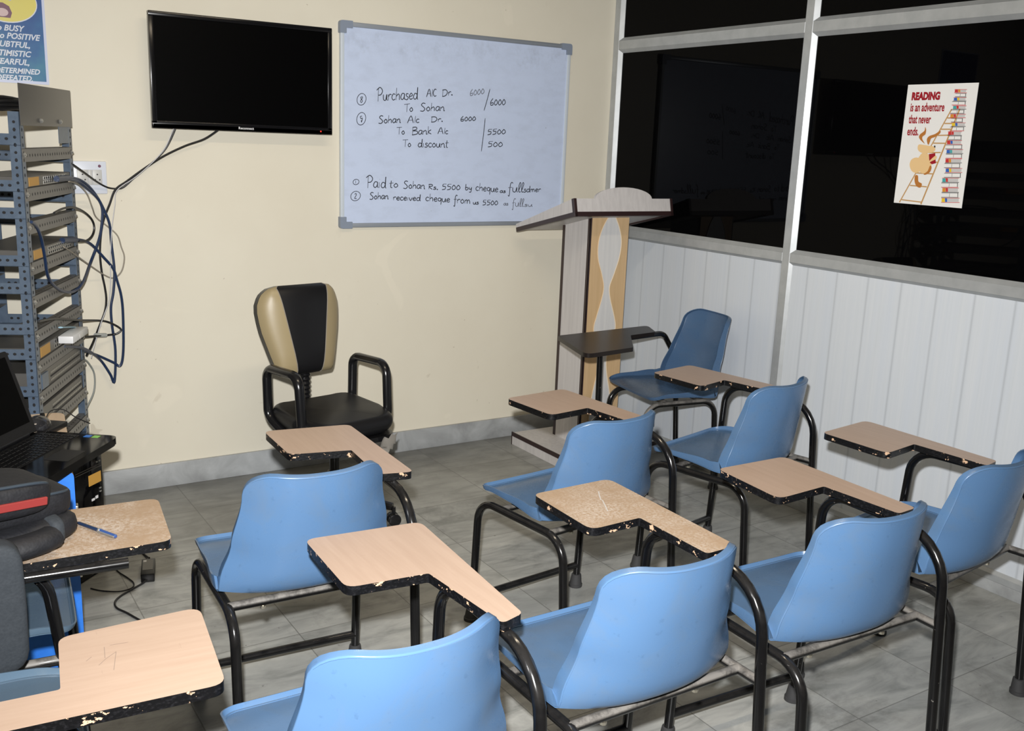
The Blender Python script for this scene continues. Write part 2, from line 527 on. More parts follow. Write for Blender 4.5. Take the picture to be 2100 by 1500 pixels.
def to_mesh(name, bm, mats, angle=35):
    bmesh.ops.recalc_face_normals(bm, faces=bm.faces[:])
    me = bpy.data.meshes.new(name)
    for f in bm.faces:
        f.smooth = True
    bm.to_mesh(me)
    bm.free()
    for x in (mats if isinstance(mats, (list, tuple)) else [mats]):
        me.materials.append(M[x])
    me.set_sharp_from_angle(angle=R(angle))
    return me
def obj(name, bm, mats, parent=None, label=None, angle=35, mat=None):
    me = bm if isinstance(bm, bpy.types.Mesh) else to_mesh(name, bm, mats, angle)
    o = bpy.data.objects.new(name, me)
    C.objects.link(o)
    if parent:
        o.parent = parent
    if mat is not None:
        o.matrix_local = mat
    if label:
        o['label'] = label
    return o
def thing(name, label, cat, mat=I4, group=None):
    o = bpy.data.objects.new(name, None)
    C.objects.link(o)
    o.empty_display_size = .1
    o.matrix_world = mat
    return tag(o, label, cat, group)
def tag(o, label, cat, group=None):
    o['label'] = label
    o['category'] = cat
    if group:
        o['group'] = group
    return o
def struct(name, bm, mats, angle=35):
    o = obj(name, bm, mats, angle=angle)
    o['kind'] = 'structure'
    return o
def text_bm(bm, s, size, mat, shear=0, sx=1, bold=0, align='LEFT', depth=.0004, mi=0):
    cu = bpy.data.curves.new('lettering', 'FONT')
    cu.body = s
    cu.size = size
    cu.shear = shear
    cu.offset = bold
    cu.extrude = depth
    cu.align_x = align
    cu.resolution_u = 3
    o = bpy.data.objects.new('lettering', cu)
    C.objects.link(o)
    me = bpy.data.meshes.new_from_object(o.evaluated_get(bpy.context.evaluated_depsgraph_get()))
    bpy.data.objects.remove(o)
    bpy.data.curves.remove(cu)
    t = bmesh.new()
    t.from_mesh(me)
    bpy.data.meshes.remove(me)
    merge(bm, t, mat @ Matrix.Diagonal((sx, 1, 1, 1)), mi)

# ------------------------------------------------------------------ room shell
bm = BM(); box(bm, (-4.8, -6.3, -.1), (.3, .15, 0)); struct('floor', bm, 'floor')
bm = BM(); box(bm, (-4.8, 0, 0), (.3, .15, 2.75)); struct('wall_back', bm, 'wall')
bm = BM(); box(bm, (-4.95, -6.3, -.1), (-4.8, .15, 2.75)); struct('wall_left', bm, 'wall')
bm = BM(); box(bm, (-4.95, -6.45, -.1), (.3, -6.3, 2.75)); struct('wall_front', bm, 'wall')
bm = BM(); box(bm, (-4.95, -6.45, 2.75), (.3, .15, 2.85)); struct('ceiling', bm, 'ceiling')
bm = BM(); box(bm, (-4.8, -.015, 0), (-.0, 0, .102), .002); struct('baseboard_back', bm, 'skirting')
bm = BM(); box(bm, (.0135, -6.3, 0), (.3, 0, 1.07)); struct('wall_right', bm, 'plank')
bm = BM(); box(bm, (0, -6.3, 0), (.0135, 0, .043), .002); struct('baseboard_right', bm, 'skirting')

# aluminium partition: posts, rails, sloping glazing beads and the dark panes
posts = [(-.043, 0), (-1.288, -1.247), (-2.53, -2.489), (-3.77, -3.73), (-5.0, -4.96)]
rails = [(1.046, 1.084), (1.971, 2.014), (2.70, 2.75), (.043, .068)]
k = 1
for i, (a, c) in enumerate(posts):
    bm = BM(); box(bm, (0, a, .043), (.06, c, 2.75), .0012, 1)
    struct('trim_%d' % k, bm, 'alu'); k += 1
for z0, z1 in rails:
    bm = BM()
    for (a0, a1), (b0, b1) in zip(posts, posts[1:]):
        box(bm, (.0008, b1, z0), (.06, a0, z1), .0012, 1)
    struct('trim_%d' % k, bm, 'alu'); k += 1
def beads(bm, y0, y1, z0, z1, d):
    o = [(y0, z0), (y1, z0), (y1, z1), (y0, z1)]
    i_ = [(y0+d, z0+d), (y1-d, z0+d), (y1-d, z1-d), (y0+d, z1-d)]
    e_ = .0015
    O = [bm.verts.new((e_, *p)) for p in o]
    Nn = [bm.verts.new((d+e_, *p)) for p in i_]
    Bk = [bm.verts.new((d+.006, *p)) for p in i_]
    for j in range(4):
        q = (j+1) % 4
        bm.faces.new((O[j], O[q], Nn[q], Nn[j]))
        bm.faces.new((Nn[j], Nn[q], Bk[q], Bk[j]))
kw = 1
for (a0, a1), (b0, b1) in zip(posts, posts[1:]):
    for z0, z1 in ((1.084, 1.971), (2.014, 2.70)):
        bm = BM(); beads(bm, b1, a0, z0, z1, .016); struct('trim_%d' % k, bm, 'alu', 10); k += 1
        bm = BM(); box(bm, (.020, b1+.001, z0+.001), (.028, a0-.001, z1-.001)); struct('window_%d' % kw, bm, 'glass'); kw += 1
    bm = BM(); beads(bm, b1, a0, .068, 1.046, .011); struct('trim_%d' % k, bm, 'alu', 10); k += 1
bm = BM(); box(bm, (.2, -6.3, 1.07), (.3, 0, 2.75)); struct('wall_beyond', bm, 'dark')

# ------------------------------------------------------------------ tablet-arm chairs
SEAT_PROFILE = [(.196, .447), (.13, .456), (.04, .452), (-.05, .443), (-.115, .436), (-.160, .442), (-.188, .475), (-.203, .53), (-.215, .60), (-.228, .67), (-.237, .741)]
EDGE_PROFILE = [(.194, .450), (.13, .460), (.04, .458), (-.03, .455), (-.083, .450), (-.117, .455), (-.124, .50), (-.131, .55), (-.145, .612), (-.158, .685), (-.168, .752)]
def lerp(tab, t):
    for (a, x), (b_, y) in zip(tab, tab[1:]):
        if t <= b_:
            k_ = (t-a)/(b_-a)
            k_ = k_*k_*(3-2*k_)
            return x+(y-x)*k_
    return tab[-1][1]
def shell_mesh(name, material, wide=1.0, tall=1.0, cx=-.031):
    def grow(pr_):
        return crom([(0, y-(max(0, z-.5)*(.10 if tall > 1 else 0)), z if z < .5 else .5+(z-.5)*tall) for y, z in pr_], 10)
    cr, ce = grow(SEAT_PROFILE), grow(EDGE_PROFILE)
    L = [0]
    for a, c in zip(cr, cr[1:]):
        L.append(L[-1]+(c-a).length)
    tot = L[-1]
    def at(s, crv):
        s = max(0, min(tot, s))
        for i in range(len(L)-1):
            if s <= L[i+1]:
                return crv[i].lerp(crv[i+1], (s-L[i])/(L[i+1]-L[i]))
        return crv[-1]
    W = [(0, .203), (.2, .210), (.45, .221), (.55, .217), (.72, .191), (.9, .170), (1, .167)]
    ANG = [(0, 75), (.38, 82), (.50, 74), (.62, 64), (.9, 64), (1, 75)]
    LIP = [(0, .010), (.1, .014), (.40, .026), (.5, .034), (.6, .032), (.78, .025), (.95, .015), (1, .010)]
    rf, rb = .034, .060
    def hw(s):
        t = s/tot
        w_ = lerp(W, t)*wide
        if s < rf:
            w_ += -rf+math.sqrt(max(0, rf*rf-(rf-s)**2))
        if tot-s < rb:
            w_ += -rb+math.sqrt(max(0, rb*rb-(rb-(tot-s))**2))
        return w_
    def S(x, s):
        t = s/tot
        q = min(1.1, abs(x)/(lerp(W, t)*wide))
        return at(s, cr).lerp(at(s, ce), q**2.4) + Vector((x+cx, 0, 0))
    ss = [rf*(1-math.cos(math.pi/2*i/6)) for i in range(6)]
    ss += [rf+(tot-rf-rb)*i/34 for i in range(35)]
    ss += [tot-rb+rb*math.sin(math.pi/2*i/7) for i in range(1, 8)]
    nu = 22
    bm = BM()
    grid = []
    for s in ss:
        h = hw(s)
        grid.append([(h*math.sin(math.pi/2*(2*j/nu-1))*.35+h*(2*j/nu-1)*.65, s) for j in range(nu+1)])
    V = [[bm.verts.new(S(*p)) for p in row] for row in grid]
    for A, B in zip(V, V[1:]):
        for j in range(nu):
            bm.faces.new((A[j], A[j+1], B[j+1], B[j]))
    nr = len(ss)
    loop = [(i, 0) for i in range(nr)] + [(nr-1, j) for j in range(1, nu+1)] + [(i, nu) for i in range(nr-2, -1, -1)] + [(0, j) for j in range(nu-1, 0, -1)]
    P2 = [grid[i][j] for i, j in loop]
    n = len(loop)
    rings = [[V[i][j] for i, j in loop]]
    offs = []
    for k_ in range(n):
        p = P2[k_]; a = P2[k_-2]; c = P2[(k_+2) % n]
        tx, ts = c[0]-a[0], c[1]-a[1]
        nx, ns = -ts, tx
        q = math.hypot(nx, ns)
        nx, ns = nx/q, ns/q
        if nx*p[0]+ns*(p[1]-tot/2) < 0:
            nx, ns = -nx, -ns
        x, s = p
        e = .002
        sc_ = min(max(s, e), tot-e)
        dx = (S(x+e*(-1 if x > 0 else 1), sc_)-S(x, sc_)).normalized()*(-1 if x > 0 else 1)
        ds = (S(x, sc_+e)-S(x, sc_-e)).normalized()
        o = (dx*nx+ds*ns).normalized()
        nn = dx.cross(ds).normalized()
        offs.append((S(x, s), o, nn, s/tot))
    steps = 3
    ring = [bm.verts.new(p - nn*.0022) for p, o, nn, t in offs]
    rings.append(ring)
    offs = [(p - nn*.0022, o, nn, t) for p, o, nn, t in offs]
    RR = .0035
    for st in range(1, steps+1):
        ring = []
        for p, o, nn, t in offs:
            a = R(lerp(ANG, t))*st/steps
            ring.append(bm.verts.new(p + o*RR*math.sin(a) - nn*RR*(1-math.cos(a))))
        rings.append(ring)
    ring = []
    for p, o, nn, t in offs:
        a = R(lerp(ANG, t)); l = lerp(LIP, t)
        ring.append(bm.verts.new(p + o*(RR*math.sin(a)+l*math.cos(a)) - nn*(RR*(1-math.cos(a))+l*math.sin(a))))
    rings.append(ring)
    for A, B in zip(rings, rings[1:]):
        for k_ in range(n):
            bm.faces.new((A[k_], A[(k_+1) % n], B[(k_+1) % n], B[k_]))
    bmesh.ops.recalc_face_normals(bm, faces=bm.faces[:])
    # thickness
    geom = bmesh.ops.solidify(bm, geom=bm.faces[:], thickness=.0035)
    return to_mesh(name, bm, material, 32)
shell_near = shell_mesh('seat_shell', 'blue')
shell_grey = shell_mesh('seat_shell', 'blue_grey')
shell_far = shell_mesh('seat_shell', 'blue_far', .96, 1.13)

xL, xR, ZR, ZS = -.233, .213, .416, .081
TR = .0122
def bm_left():
    bm = BM()
    tube(bm, fillet([(xL, .2205, .03), (xL, .2, ZR), (xL, -.19, ZR), (xL, -.2165, .03)], .075), TR, 14)
    return bm
def bm_right():
    bm = BM()
    tube(bm, fillet([(xR, .214, .03), (xR, .183, .629), (xR, -.178, .629), (xR, -.220, .03)], [.075, .12]), TR, 14)
    return bm
def bm_bar(a, c, r_=.0112):
    bm = BM()
    tube(bm, [a, c], r_, 12)
    return bm
def bm_foot(x, y, lean):
    bm = BM()
    sh = Matrix(((1, 0, 0, x), (0, 1, -lean, y), (0, 0, 1, 0), (0, 0, 0, 1)))
    lathe(bm, [(.0235, 0), (.0235, .010), (.021, .0115), (.0165, .045), (.0135, .047)], 18, sh)
    return bm
def bm_bolt(x, y, z):
    bm = BM()
    lathe(bm, [(.0075, 0), (.0075, .006), (.004, .006), (.004, .02)], 8, T(x, y, z))
    return bm
frame_meshes = [
    ('left_frame', to_mesh('left_frame', bm_left(), 'tube'), None),
    ('arm_frame', to_mesh('arm_frame', bm_right(), 'tube'), None),
    ('seat_rail', to_mesh('seat_rail', bm_bar((xR, .188, ZR), (xR, -.188, ZR), .0112), 'tube_dusty'), 'dusty black seat rail'),
    ('cross_bar', to_mesh('cross_bar', bm_bar((xL, -.13, ZR), (xR, -.13, ZR)), 'tube_dusty'), 'dusty black rear cross bar'),
    ('cross_bar', to_mesh('cross_bar', bm_bar((xL, .09, ZR), (xR, .09, ZR)), 'tube_dusty'), 'dusty black front cross bar'),
    ('stretcher', to_mesh('stretcher', bm_bar((xL, .2175, ZS), (xR, .2105, ZS)), 'tube'), None),
]
for x, y, l in ((xL, .2222, .05), (xL, -.2183, -.07), (xR, .2155, .052), (xR, -.222, -.07)):
    frame_meshes.append(('rubber_foot', to_mesh('rubber_foot', bm_foot(x, y, l), 'rubber'), None))
for x in (-.15, .09):
    for y in (-.13, .09):
        frame_meshes.append(('bolt', to_mesh('bolt', bm_bolt(x, y, .3985), 'bolt'), None))
GRP = 'blue tablet-arm chairs for the students'
def tablet_bm(poly):
    bm = BM()
    prism(bm, round_poly(poly, [.026, .026, .018, .012, .006, .026]), .6415, .661, I4, 0, 1)
    return bm
def make_chair(label, pose, poly, top='lam', shell=None):
    x, y, h = pose
    t = thing('tablet_arm_chair', label, 'chair', T(x, y, 0) @ RZ(R(h)), GRP)
    obj('seat_shell', shell or shell_near, None, t)
    for n_, me, lb in frame_meshes:
        if n_ == 'arm_frame' and 'backpack' in label:      # this chair's front post stands farther back, its desk has a rail along the edge
            bm = BM(); tube(bm, fillet([(xR, .214, .03), (xR, .145, .629), (xR, -.178, .629), (xR, -.220, .03)], [.075, .12]), TR, 14); obj(n_, bm, 'tube', t)
            bm = BM(); tube(bm, [(.262, -.05, .629), (.262, .30, .629)], .0115, 14); obj('desk_rail', bm, 'tube', t)
            continue
        obj(n_, me, None, t, lb)
    tb = obj('writing_tablet', tablet_bm(poly), [top, 'edge'], t)
    # mounting plate, screws and the little white clip under the tablet
    bm = BM(); box(bm, (xR-.018, -.055, .6385), (xR+.018, .13, .6418), .001, 1)
    obj('mounting_plate', bm, 'tube', tb)
    p1, p2 = poly[0], poly[1]
    bm = BM(); lathe(bm, [(.009, 0), (.011, .004), (.011, .011)], 14, T(p1[0]+.05, p1[1]-.035, .631))
    obj('hook_cap', bm, 'white_plastic', tb)
    return t
CH = {
 'A': ('blue tablet chair right in front of the black and beige office chair', (-2.375, -1.919, -2.5), [(.014, .422), (.262, .394), (.262, -.071), (.170, -.053), (.180, .159), (.016, .189)], 'lam'),
 'B': ('blue tablet chair whose desk reaches over the low plinth of the lectern', (-1.475, -1.861, 6.5), [(.014, .391), (.268, .390), (.253, -.068), (.171, -.066), (.168, .158), (.008, .155)], 'lam'),
 'C': ('blue tablet chair by the panelled wall, right behind the chair with the dark desk', (-.717, -1.762, 13.2), [(.019, .393), (.253, .383), (.220, -.078), (.138, -.072), (.141, .153), (-.013, .150)], 'lam'),
 'D': ('blue tablet chair cut by the right edge, under the reading poster', (-.803, -2.607, 7.6), [(.025, .384), (.274, .383), (.212, -.067), (.141, -.070), (.159, .156), (.002, .154)], 'lam'),
 'E': ('blue tablet chair with a dusty yellowish desk bearing a pale scratch', (-1.964, -2.687, .2), [(.033, .411), (.272, .417), (.255, -.055), (.165, -.057), (.169, .169), (.025, .164)], 'lam_dusty'),
 'F': ('blue tablet chair between the dusty-desked chair and the chair at the right edge', (-1.393, -2.710, -1.9), [(.004, .374), (.255, .378), (.256, -.059), (.183, -.067), (.165, .150), (-.012, .133)], 'lam'),
 'G': ('blue tablet chair cut by the bottom edge, with a clean peach desk', (-2.537, -2.716, -.2), [(.016, .428), (.279, .407), (.246, -.068), (.193, -.084), (.172, .160), (.005, .175)], 'lam'),
 'K': ('blue tablet chair in the bottom left corner facing right, pencil scratches on its desk', (-3.189, -2.466, -95.4), [(-.013, .397), (.262, .390), (.270, -.057), (.186, -.059), (.181, .160), (.011, .165)], 'lam', shell_grey),
 'J': ('tablet chair carrying the black backpack and the pen, facing right beside the blue table', (-3.125, -1.880, -95.1), [(-.008, .396), (.255, .388), (.275, -.060), (.185, -.060), (.167, .165), (-.002, .165)], 'lam_dusty', shell_grey),
}
chairs = {k_: make_chair(*v_) for k_, v_ in CH.items()}

def marks(chair, name, lines, wd, mat_, label):
    tb_ = [c for c in chair.children if c.name.startswith('writing_tablet')][0]
    bm = BM()
    for ln_ in lines:
        for a, c in zip(ln_, ln_[1:]):
            A, B = Vector((*a, .6613)), Vector((*c, .6613))
            n_ = (B-A).normalized().cross(Vector((0, 0, 1)))*wd/2
            bm.faces.new([bm.verts.new(p) for p in (A+n_, B+n_, B-n_, A-n_)])
    obj(name, bm, mat_, tb_, label)
marks(chairs['E'], 'scratch', [[(.191, .354), (.172, .325), (.159, .302)], [(.162, .301), (.144, .266), (.128, .236)]], .003, 'pale_scratch', 'pale scratch in the dust')
marks(chairs['K'], 'pencil_marks', [[(.096, .247), (.154, .238)], [(.096, .247), (.113, .230), (.130, .218)], [(.073, .231), (.110, .229)], [(.098, .210), (.109, .201)], [(.071, .268), (.070, .240)]], .0009, 'pencil', 'grey pencil marks')

# the chair by the lectern turned to the left, with a dark one-post tablet
t = thing('tablet_arm_chair', 'blue chair by the lectern turned sideways to the left, with a dark brown desk', 'chair', T(-.305, -.905, 0) @ RZ(R(81.5)), GRP)
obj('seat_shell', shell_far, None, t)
x0, x1 = -.17, .14
for n_, pts_, rr_ in (('left_frame', [(x0, .215, .03), (x0, .19, ZR), (x0, -.16, ZR), (x0, -.19, .03)], .07),):
    bm = BM(); tube(bm, fillet(pts_, rr_), TR, 14); obj(n_, bm, 'tube_dusty', t)
bm = BM(); tube(bm, fillet([(x1, .215, .03), (x1, .19, ZR), (x1, -.16, ZR), (x1, -.19, .03)], .07), TR, 14); obj('right_frame', bm, 'tube', t)
for y_ in (.08, -.10):
    obj('cross_bar', bm_bar((x0, y_, ZR), (x1, y_, ZR)), 'tube_dusty', t)
obj('stretcher', bm_bar((x0, .212, ZS), (x1, .212, ZS)), 'tube', t)
for x_, y_, l_ in ((x0, .217, .05), (x0, -.192, -.07), (x1, .217, .05), (x1, -.192, -.07)):
    obj('rubber_foot', bm_foot(x_, y_, l_), 'rubber', t)
Ti = t.matrix_world.inverted()
def loc_pts(pts, z):
    return [tuple((Ti @ Vector((a, b_, z)))[:2]) for a, b_ in pts]
tp = loc_pts([(-.911, -1.116), (-.799, -.756), (-.256, -.71), (-.324, -.848), (-.486, -.869), (-.643, -1.081)], .69)
bm = BM(); prism(bm, round_poly(tp, [.03, .03, .02, .02, .02, .03]), .672, .69, I4, 0, 0)
tb = obj('writing_tablet', bm, 'lam_dark', t, 'dark brown laminated tablet')
pl = loc_pts([(-.745, -.99)], .67)[0]
bm = BM(); tube(bm, fillet([(pl[0]-.012, pl[1]-.02, .62), (pl[0], pl[1], .664)], .02), .011, 12)
pb = Ti @ Vector((-.66, -.90, 0))
bm.free(); bm = BM(); tube(bm, [(pb.x, pb.y, .03), (pl[0], pl[1], .671)], .0122, 14); obj('tablet_post', bm, 'tube', t)
obj('rubber_foot', bm_foot(pb.x, pb.y, 0), 'rubber', t)
ar = [Ti @ Vector(p) for p in ((-.50, -.80, .660), (-.20, -.76, .660), (-.10, -.72, .56), (-.10, -.72, .43))]
bm = BM(); tube(bm, fillet(ar, .09), .0125, 14); obj('arm_tube', bm, 'tube', t)
bm = BM(); tube(bm, [(x1, -.16, ZR), tuple(ar[3])], .0105, 12); obj('arm_bracket', bm, 'tube', t)

# ------------------------------------------------------------------ television
t = thing('television', 'black flat television mounted on the cream wall beside the whiteboard', 'television', T(-1.9245, 0, 1.714))
hw_, hh = .3695, .217
bm = BM()
def ring_frame(bm, w0, h0, w1, h1, y0, y1, mi=0):
    for lo, hi in (((-w0, y0, h1), (w0, y1, h0)), ((-w0, y0, -h0), (w0, y1, -h1)), ((-w0, y0, -h1), (-w1, y1, h1)), ((w1, y0, -h1), (w0, y1, h1))):
        box(bm, lo, hi, .002, 2, I4, mi)
ring_frame(bm, hw_, hh, hw_-.018, hh-.018, -.09, -.062)
box(bm, (-hw_, -.09, -hh), (hw_, -.075, -hh+.028), .002)
obj('bezel', bm, 'tv_bezel', t)
bm = BM(); box(bm, (-hw_+.014, -.083, -hh+.02), (hw_-.014, -.064, hh-.014)); obj('screen', bm, 'tv_screen', t)
bm = BM(); box(bm, (-hw_+.01, -.066, -hh+.01), (hw_-.01, -.045, hh-.01), .004); box(bm, (-.22, -.045, -.15), (.22, -.02, .12), .006); obj('rear_case', bm, 'laptop_matte', t)
bm = BM(); box(bm, (-.1, -.02, -.1), (.1, 0, .1), .001); obj('wall_mount', bm, 'laptop_matte', t)
bm = BM(); text_bm(bm, 'Reconnect', .014, T(-.003, -.0906, -.2095) @ RX(R(90)), sx=1.05, bold=.0002, align='CENTER', depth=.0003); obj('maker_lettering', bm, 'white_print', t)
bm = BM(); lathe(bm, [(.003, 0), (.003, .001)], 12, T(.318, -.0895, -.205) @ RX(R(90))); obj('standby_led', bm, 'led', t, 'glowing red standby light')

# ------------------------------------------------------------------ whiteboard with handwriting
bx0, bx1, bz0, bz1 = -1.487, -.275, 1.094, 1.973
bcx, bcz = (bx0+bx1)/2, (bz0+bz1)/2
t = thing('whiteboard', 'framed whiteboard covered in handwritten accounting notes', 'whiteboard', T(bcx, 0, bcz))
W2, H2 = (bx1-bx0)/2, (bz1-bz0)/2
bm = BM(); box(bm, (-W2+.012, -.014, -H2+.012), (W2-.012, 0, H2-.012)); obj('board_panel', bm, 'board', t)
for lo, hi, mt in (((-W2, -.02, H2-.02), (W2, 0, H2), 'board_frame'), ((-W2, -.02, -H2), (W2, 0, -H2+.02), 'board_frame'), ((-W2, -.02, -H2+.02), (-W2+.018, 0, H2-.02), 'board_frame_white'), ((W2-.018, -.02, -H2+.02), (W2, 0, H2-.02), 'board_frame_white')):
    bm = BM(); box(bm, lo, hi, .003); obj('frame_bar', bm, mt, t)
for sx_ in (-1, 1):
    for sz_ in (-1, 1):
        bm = BM()
        pl_ = [(-.004, -.004), (.055, -.004), (.055, .026), (.026, .026), (.026, .048), (-.004, .048)]
        pl_ = round_poly(pl_, [.014, .002, .001, .001, .001, .002], 4)
        prism(bm, pl_, -.001, .024, frame((sx_*-W2*-1, 0, sz_*H2), (-sx_, 0, 0), (0, 0, -sz_), (0, -1, 0)))
        obj('corner_cap', bm, 'board_cap', t, 'slate grey plastic corner cap')
G = {  # single-stroke handwriting, cap height 1, advance width first
 'A': (.8, [[(0, 0), (.42, 1), (.7, 0)], [(.16, .4), (.6, .42)]]), 'B': (.7, [[(.1, 0), (.14, 1)], [(.1, .95), (.5, .95), (.55, .7), (.15, .52), (.6, .45), (.6, .1), (.05, 0)]]),
 'C': (.6, [[(.55, .85), (.3, .95), (.05, .5), (.25, .05), (.55, .12)]]), 'D': (.75, [[(.1, 0), (.12, .9)], [(.05, .88), (.5, .85), (.68, .45), (.45, .05), (.05, 0)]]),
 'P': (.65, [[(.15, -.05), (.2, 1)], [(.0, .85), (.35, 1.08), (.62, .8), (.45, .5), (.18, .45)]]), 'R': (.6, [[(.1, 0), (.12, .95)], [(.05, .92), (.45, .95), (.5, .65), (.12, .5), (.5, 0)]]),
 'S': (.62, [[(.55, .9), (.3, .98), (.12, .75), (.35, .5), (.5, .25), (.3, .0), (.0, .05)]]), 'T': (.7, [[(0, .95), (.75, 1.0)], [(.4, .97), (.34, 0)]]),
 'a': (.52, [[(.45, .5), (.2, .52), (.05, .22), (.2, .02), (.4, .2), (.45, .5), (.43, .15), (.52, .02)]]), 'b': (.5, [[(.1, 1), (.06, .05), (.3, .0), (.42, .25), (.25, .45), (.08, .3)]]),
 'c': (.42, [[(.4, .45), (.2, .52), (.04, .25), (.18, .02), (.4, .1)]]), 'd': (.55, [[(.45, .42), (.2, .5), (.05, .2), (.2, .02), (.42, .2), (.5, 1), (.46, .12), (.55, .02)]]),
 'e': (.45, [[(.06, .25), (.38, .34), (.25, .53), (.05, .28), (.18, .02), (.42, .12)]]), 'f': (.35, [[(.42, .9), (.3, 1.0), (.18, .7), (.12, -.35), (.0, -.3)], [(.0, .45), (.35, .5)]]),
 'g': (.5, [[(.4, .48), (.15, .5), (.06, .2), (.3, .1), (.42, .45), (.36, -.35), (.1, -.3)]]), 'h': (.52, [[(.12, 1), (.06, 0)], [(.08, .3), (.3, .5), (.42, .35), (.42, 0)]]),
 'i': (.22, [[(.1, .5), (.08, 0)], [(.13, .75), (.14, .78)]]), 'k': (.5, [[(.1, 1), (.08, 0)], [(.42, .55), (.1, .28), (.45, 0)]]), 'l': (.26, [[(.05, .1), (.25, .8), (.18, 1), (.08, .6), (.1, .05), (.26, .05)]]),
 'm': (.72, [[(.06, .5), (.06, 0)], [(.06, .3), (.25, .5), (.32, .3), (.32, 0)], [(.32, .3), (.5, .5), (.6, .3), (.62, .0)]]), 'n': (.52, [[(.06, .5), (.06, 0)], [(.07, .3), (.28, .5), (.4, .35), (.42, .02), (.52, .05)]]),
 'o': (.48, [[(.24, .5), (.05, .28), (.2, .02), (.42, .2), (.3, .48), (.18, .5)]]), 'q': (.5, [[(.42, .46), (.15, .5), (.06, .2), (.3, .1), (.44, .45), (.38, -.4)]]),
 'r': (.4, [[(.06, .5), (.08, 0)], [(.08, .3), (.22, .5), (.4, .45)]]), 's': (.4, [[(.36, .46), (.16, .5), (.12, .34), (.34, .18), (.2, .0), (.0, .05)]]), 't': (.4, [[(.2, .9), (.14, .1), (.3, .0)], [(.0, .55), (.4, .6)]]),
 'u': (.52, [[(.06, .5), (.08, .1), (.3, .04), (.42, .5), (.42, .1), (.52, .02)]]), 'v': (.45, [[(.04, .5), (.2, 0), (.42, .5)]]), 'w': (.6, [[(.04, .5), (.15, 0), (.3, .4), (.42, 0), (.58, .5)]]), 'y': (.48, [[(.06, .5), (.12, .15), (.36, .2), (.42, .5), (.34, -.3), (.08, -.35)]]),
 '0': (.55, [[(.26, .75), (.05, .38), (.2, .03), (.48, .3), (.35, .7), (.2, .76)]]), '5': (.6, [[(.58, .9), (.2, .88)], [(.2, .88), (.15, .55), (.45, .5), (.42, .12), (.05, .0)]]),
 '6': (.55, [[(.4, .95), (.1, .5), (.12, .05), (.42, .1), (.4, .38), (.12, .3)]]), '/': (.2, [[(.16, .95), (.08, 0)]]), '.': (.2, [[(.04, .0), (.10, .08), (.14, .0), (.06, .0)]]),
 '1': (.3, [[(.15, 1), (.15, 0)]]), '2': (.5, [[(.05, .8), (.3, 1), (.4, .7), (.05, .05), (.5, .05)]]), '8': (.5, [[(.4, .9), (.1, .75), (.4, .25), (.2, .0), (.08, .25), (.4, .7), (.35, .95)]]), '9': (.5, [[(.4, .9), (.1, .8), (.2, .5), (.42, .6), (.3, .0), (.25, .3)]]),
}
RUNS = [('Purchased', -1.315, 1.651, -1.110, 1.669, .045), ('A/C', -1.067, 1.681, -1.015, 1.687, .029), ('Dr.', -.988, 1.688, -.931, 1.698, .027), ('6000', -.840, 1.698, -.760, 1.713, .027, 1), ('6000', -.728, 1.661, -.640, 1.668, .029), ('To', -1.179, 1.609, -1.134, 1.614, .030), ('Sohan', -1.098, 1.617, -.971, 1.625, .031),
 ('Sohan', -1.305, 1.554, -1.195, 1.562, .029), ('A/c', -1.162, 1.561, -1.101, 1.566, .027), ('Dr.', -1.043, 1.571, -.979, 1.577, .022), ('6000', -.887, 1.581, -.802, 1.588, .021), ('To', -1.215, 1.510, -1.174, 1.511, .027), ('Bank', -1.140, 1.510, -1.036, 1.518, .030), ('A/c', -1.005, 1.519, -.950, 1.521, .025), ('5500', -.739, 1.525, -.633, 1.533, .024),
 ('To', -1.184, 1.456, -1.141, 1.457, .027), ('discount', -1.108, 1.457, -.946, 1.460, .031), ('500', -.735, 1.469, -.647, 1.472, .024), ('Paid', -1.363, 1.272, -1.264, 1.270, .043), ('to', -1.249, 1.272, -1.203, 1.274, .030), ('Sohan', -1.178, 1.269, -1.066, 1.268, .030), ('Rs.', -1.050, 1.267, -.997, 1.265, .020), ('5500', -.979, 1.265, -.876, 1.264, .025), ('by', -.851, 1.266, -.814, 1.264, .023), ('cheque', -.794, 1.262, -.665, 1.255, .032), ('as', -.657, 1.253, -.622, 1.253, .016), ('full', -.609, 1.256, -.518, 1.256, .040), ('sdmer', -.518, 1.256, -.415, 1.258, .026),
 ('Sohan', -1.346, 1.219, -1.252, 1.221, .027), ('received', -1.230, 1.216, -1.088, 1.213, .025), ('cheque', -1.063, 1.213, -.931, 1.206, .029), ('from', -.912, 1.203, -.819, 1.199, .032), ('us', -.806, 1.197, -.773, 1.197, .018), ('5500', -.754, 1.193, -.663, 1.193, .023), ('as', -.633, 1.192, -.604, 1.192, .016, 1), ('full', -.583, 1.186, -.514, 1.186, .033, 1), ('su', -.512, 1.186, -.461, 1.186, .018, 1)]
def stroke(bm, pts, wd, mi, smooth=True):
    q = [Vector((a, 0, c)) for a, c in pts]
    if smooth and len(q) > 2:
        q = crom(q, 5)
    q = [p for i, p in enumerate(q) if i == 0 or (p-q[i-1]).length > 1e-6]
    Lf, Rt = [], []
    for i, p in enumerate(q):
        d = (q[min(i+1, len(q)-1)]-q[max(i-1, 0)])
        d = d.normalized() if d.length > 1e-9 else Vector((1, 0, 0))
        n_ = Vector((-d.z, 0, d.x))*wd*(1.0 if 0 < i < len(q)-1 else .6)
        Lf.append(bm.verts.new((p.x+n_.x, -.0146, p.z+n_.z)))
        Rt.append(bm.verts.new((p.x-n_.x, -.0146, p.z-n_.z)))
    for i in range(len(q)-1):
        bm.faces.new((Lf[i], Lf[i+1], Rt[i+1], Rt[i])).material_index = mi
bm = BM()
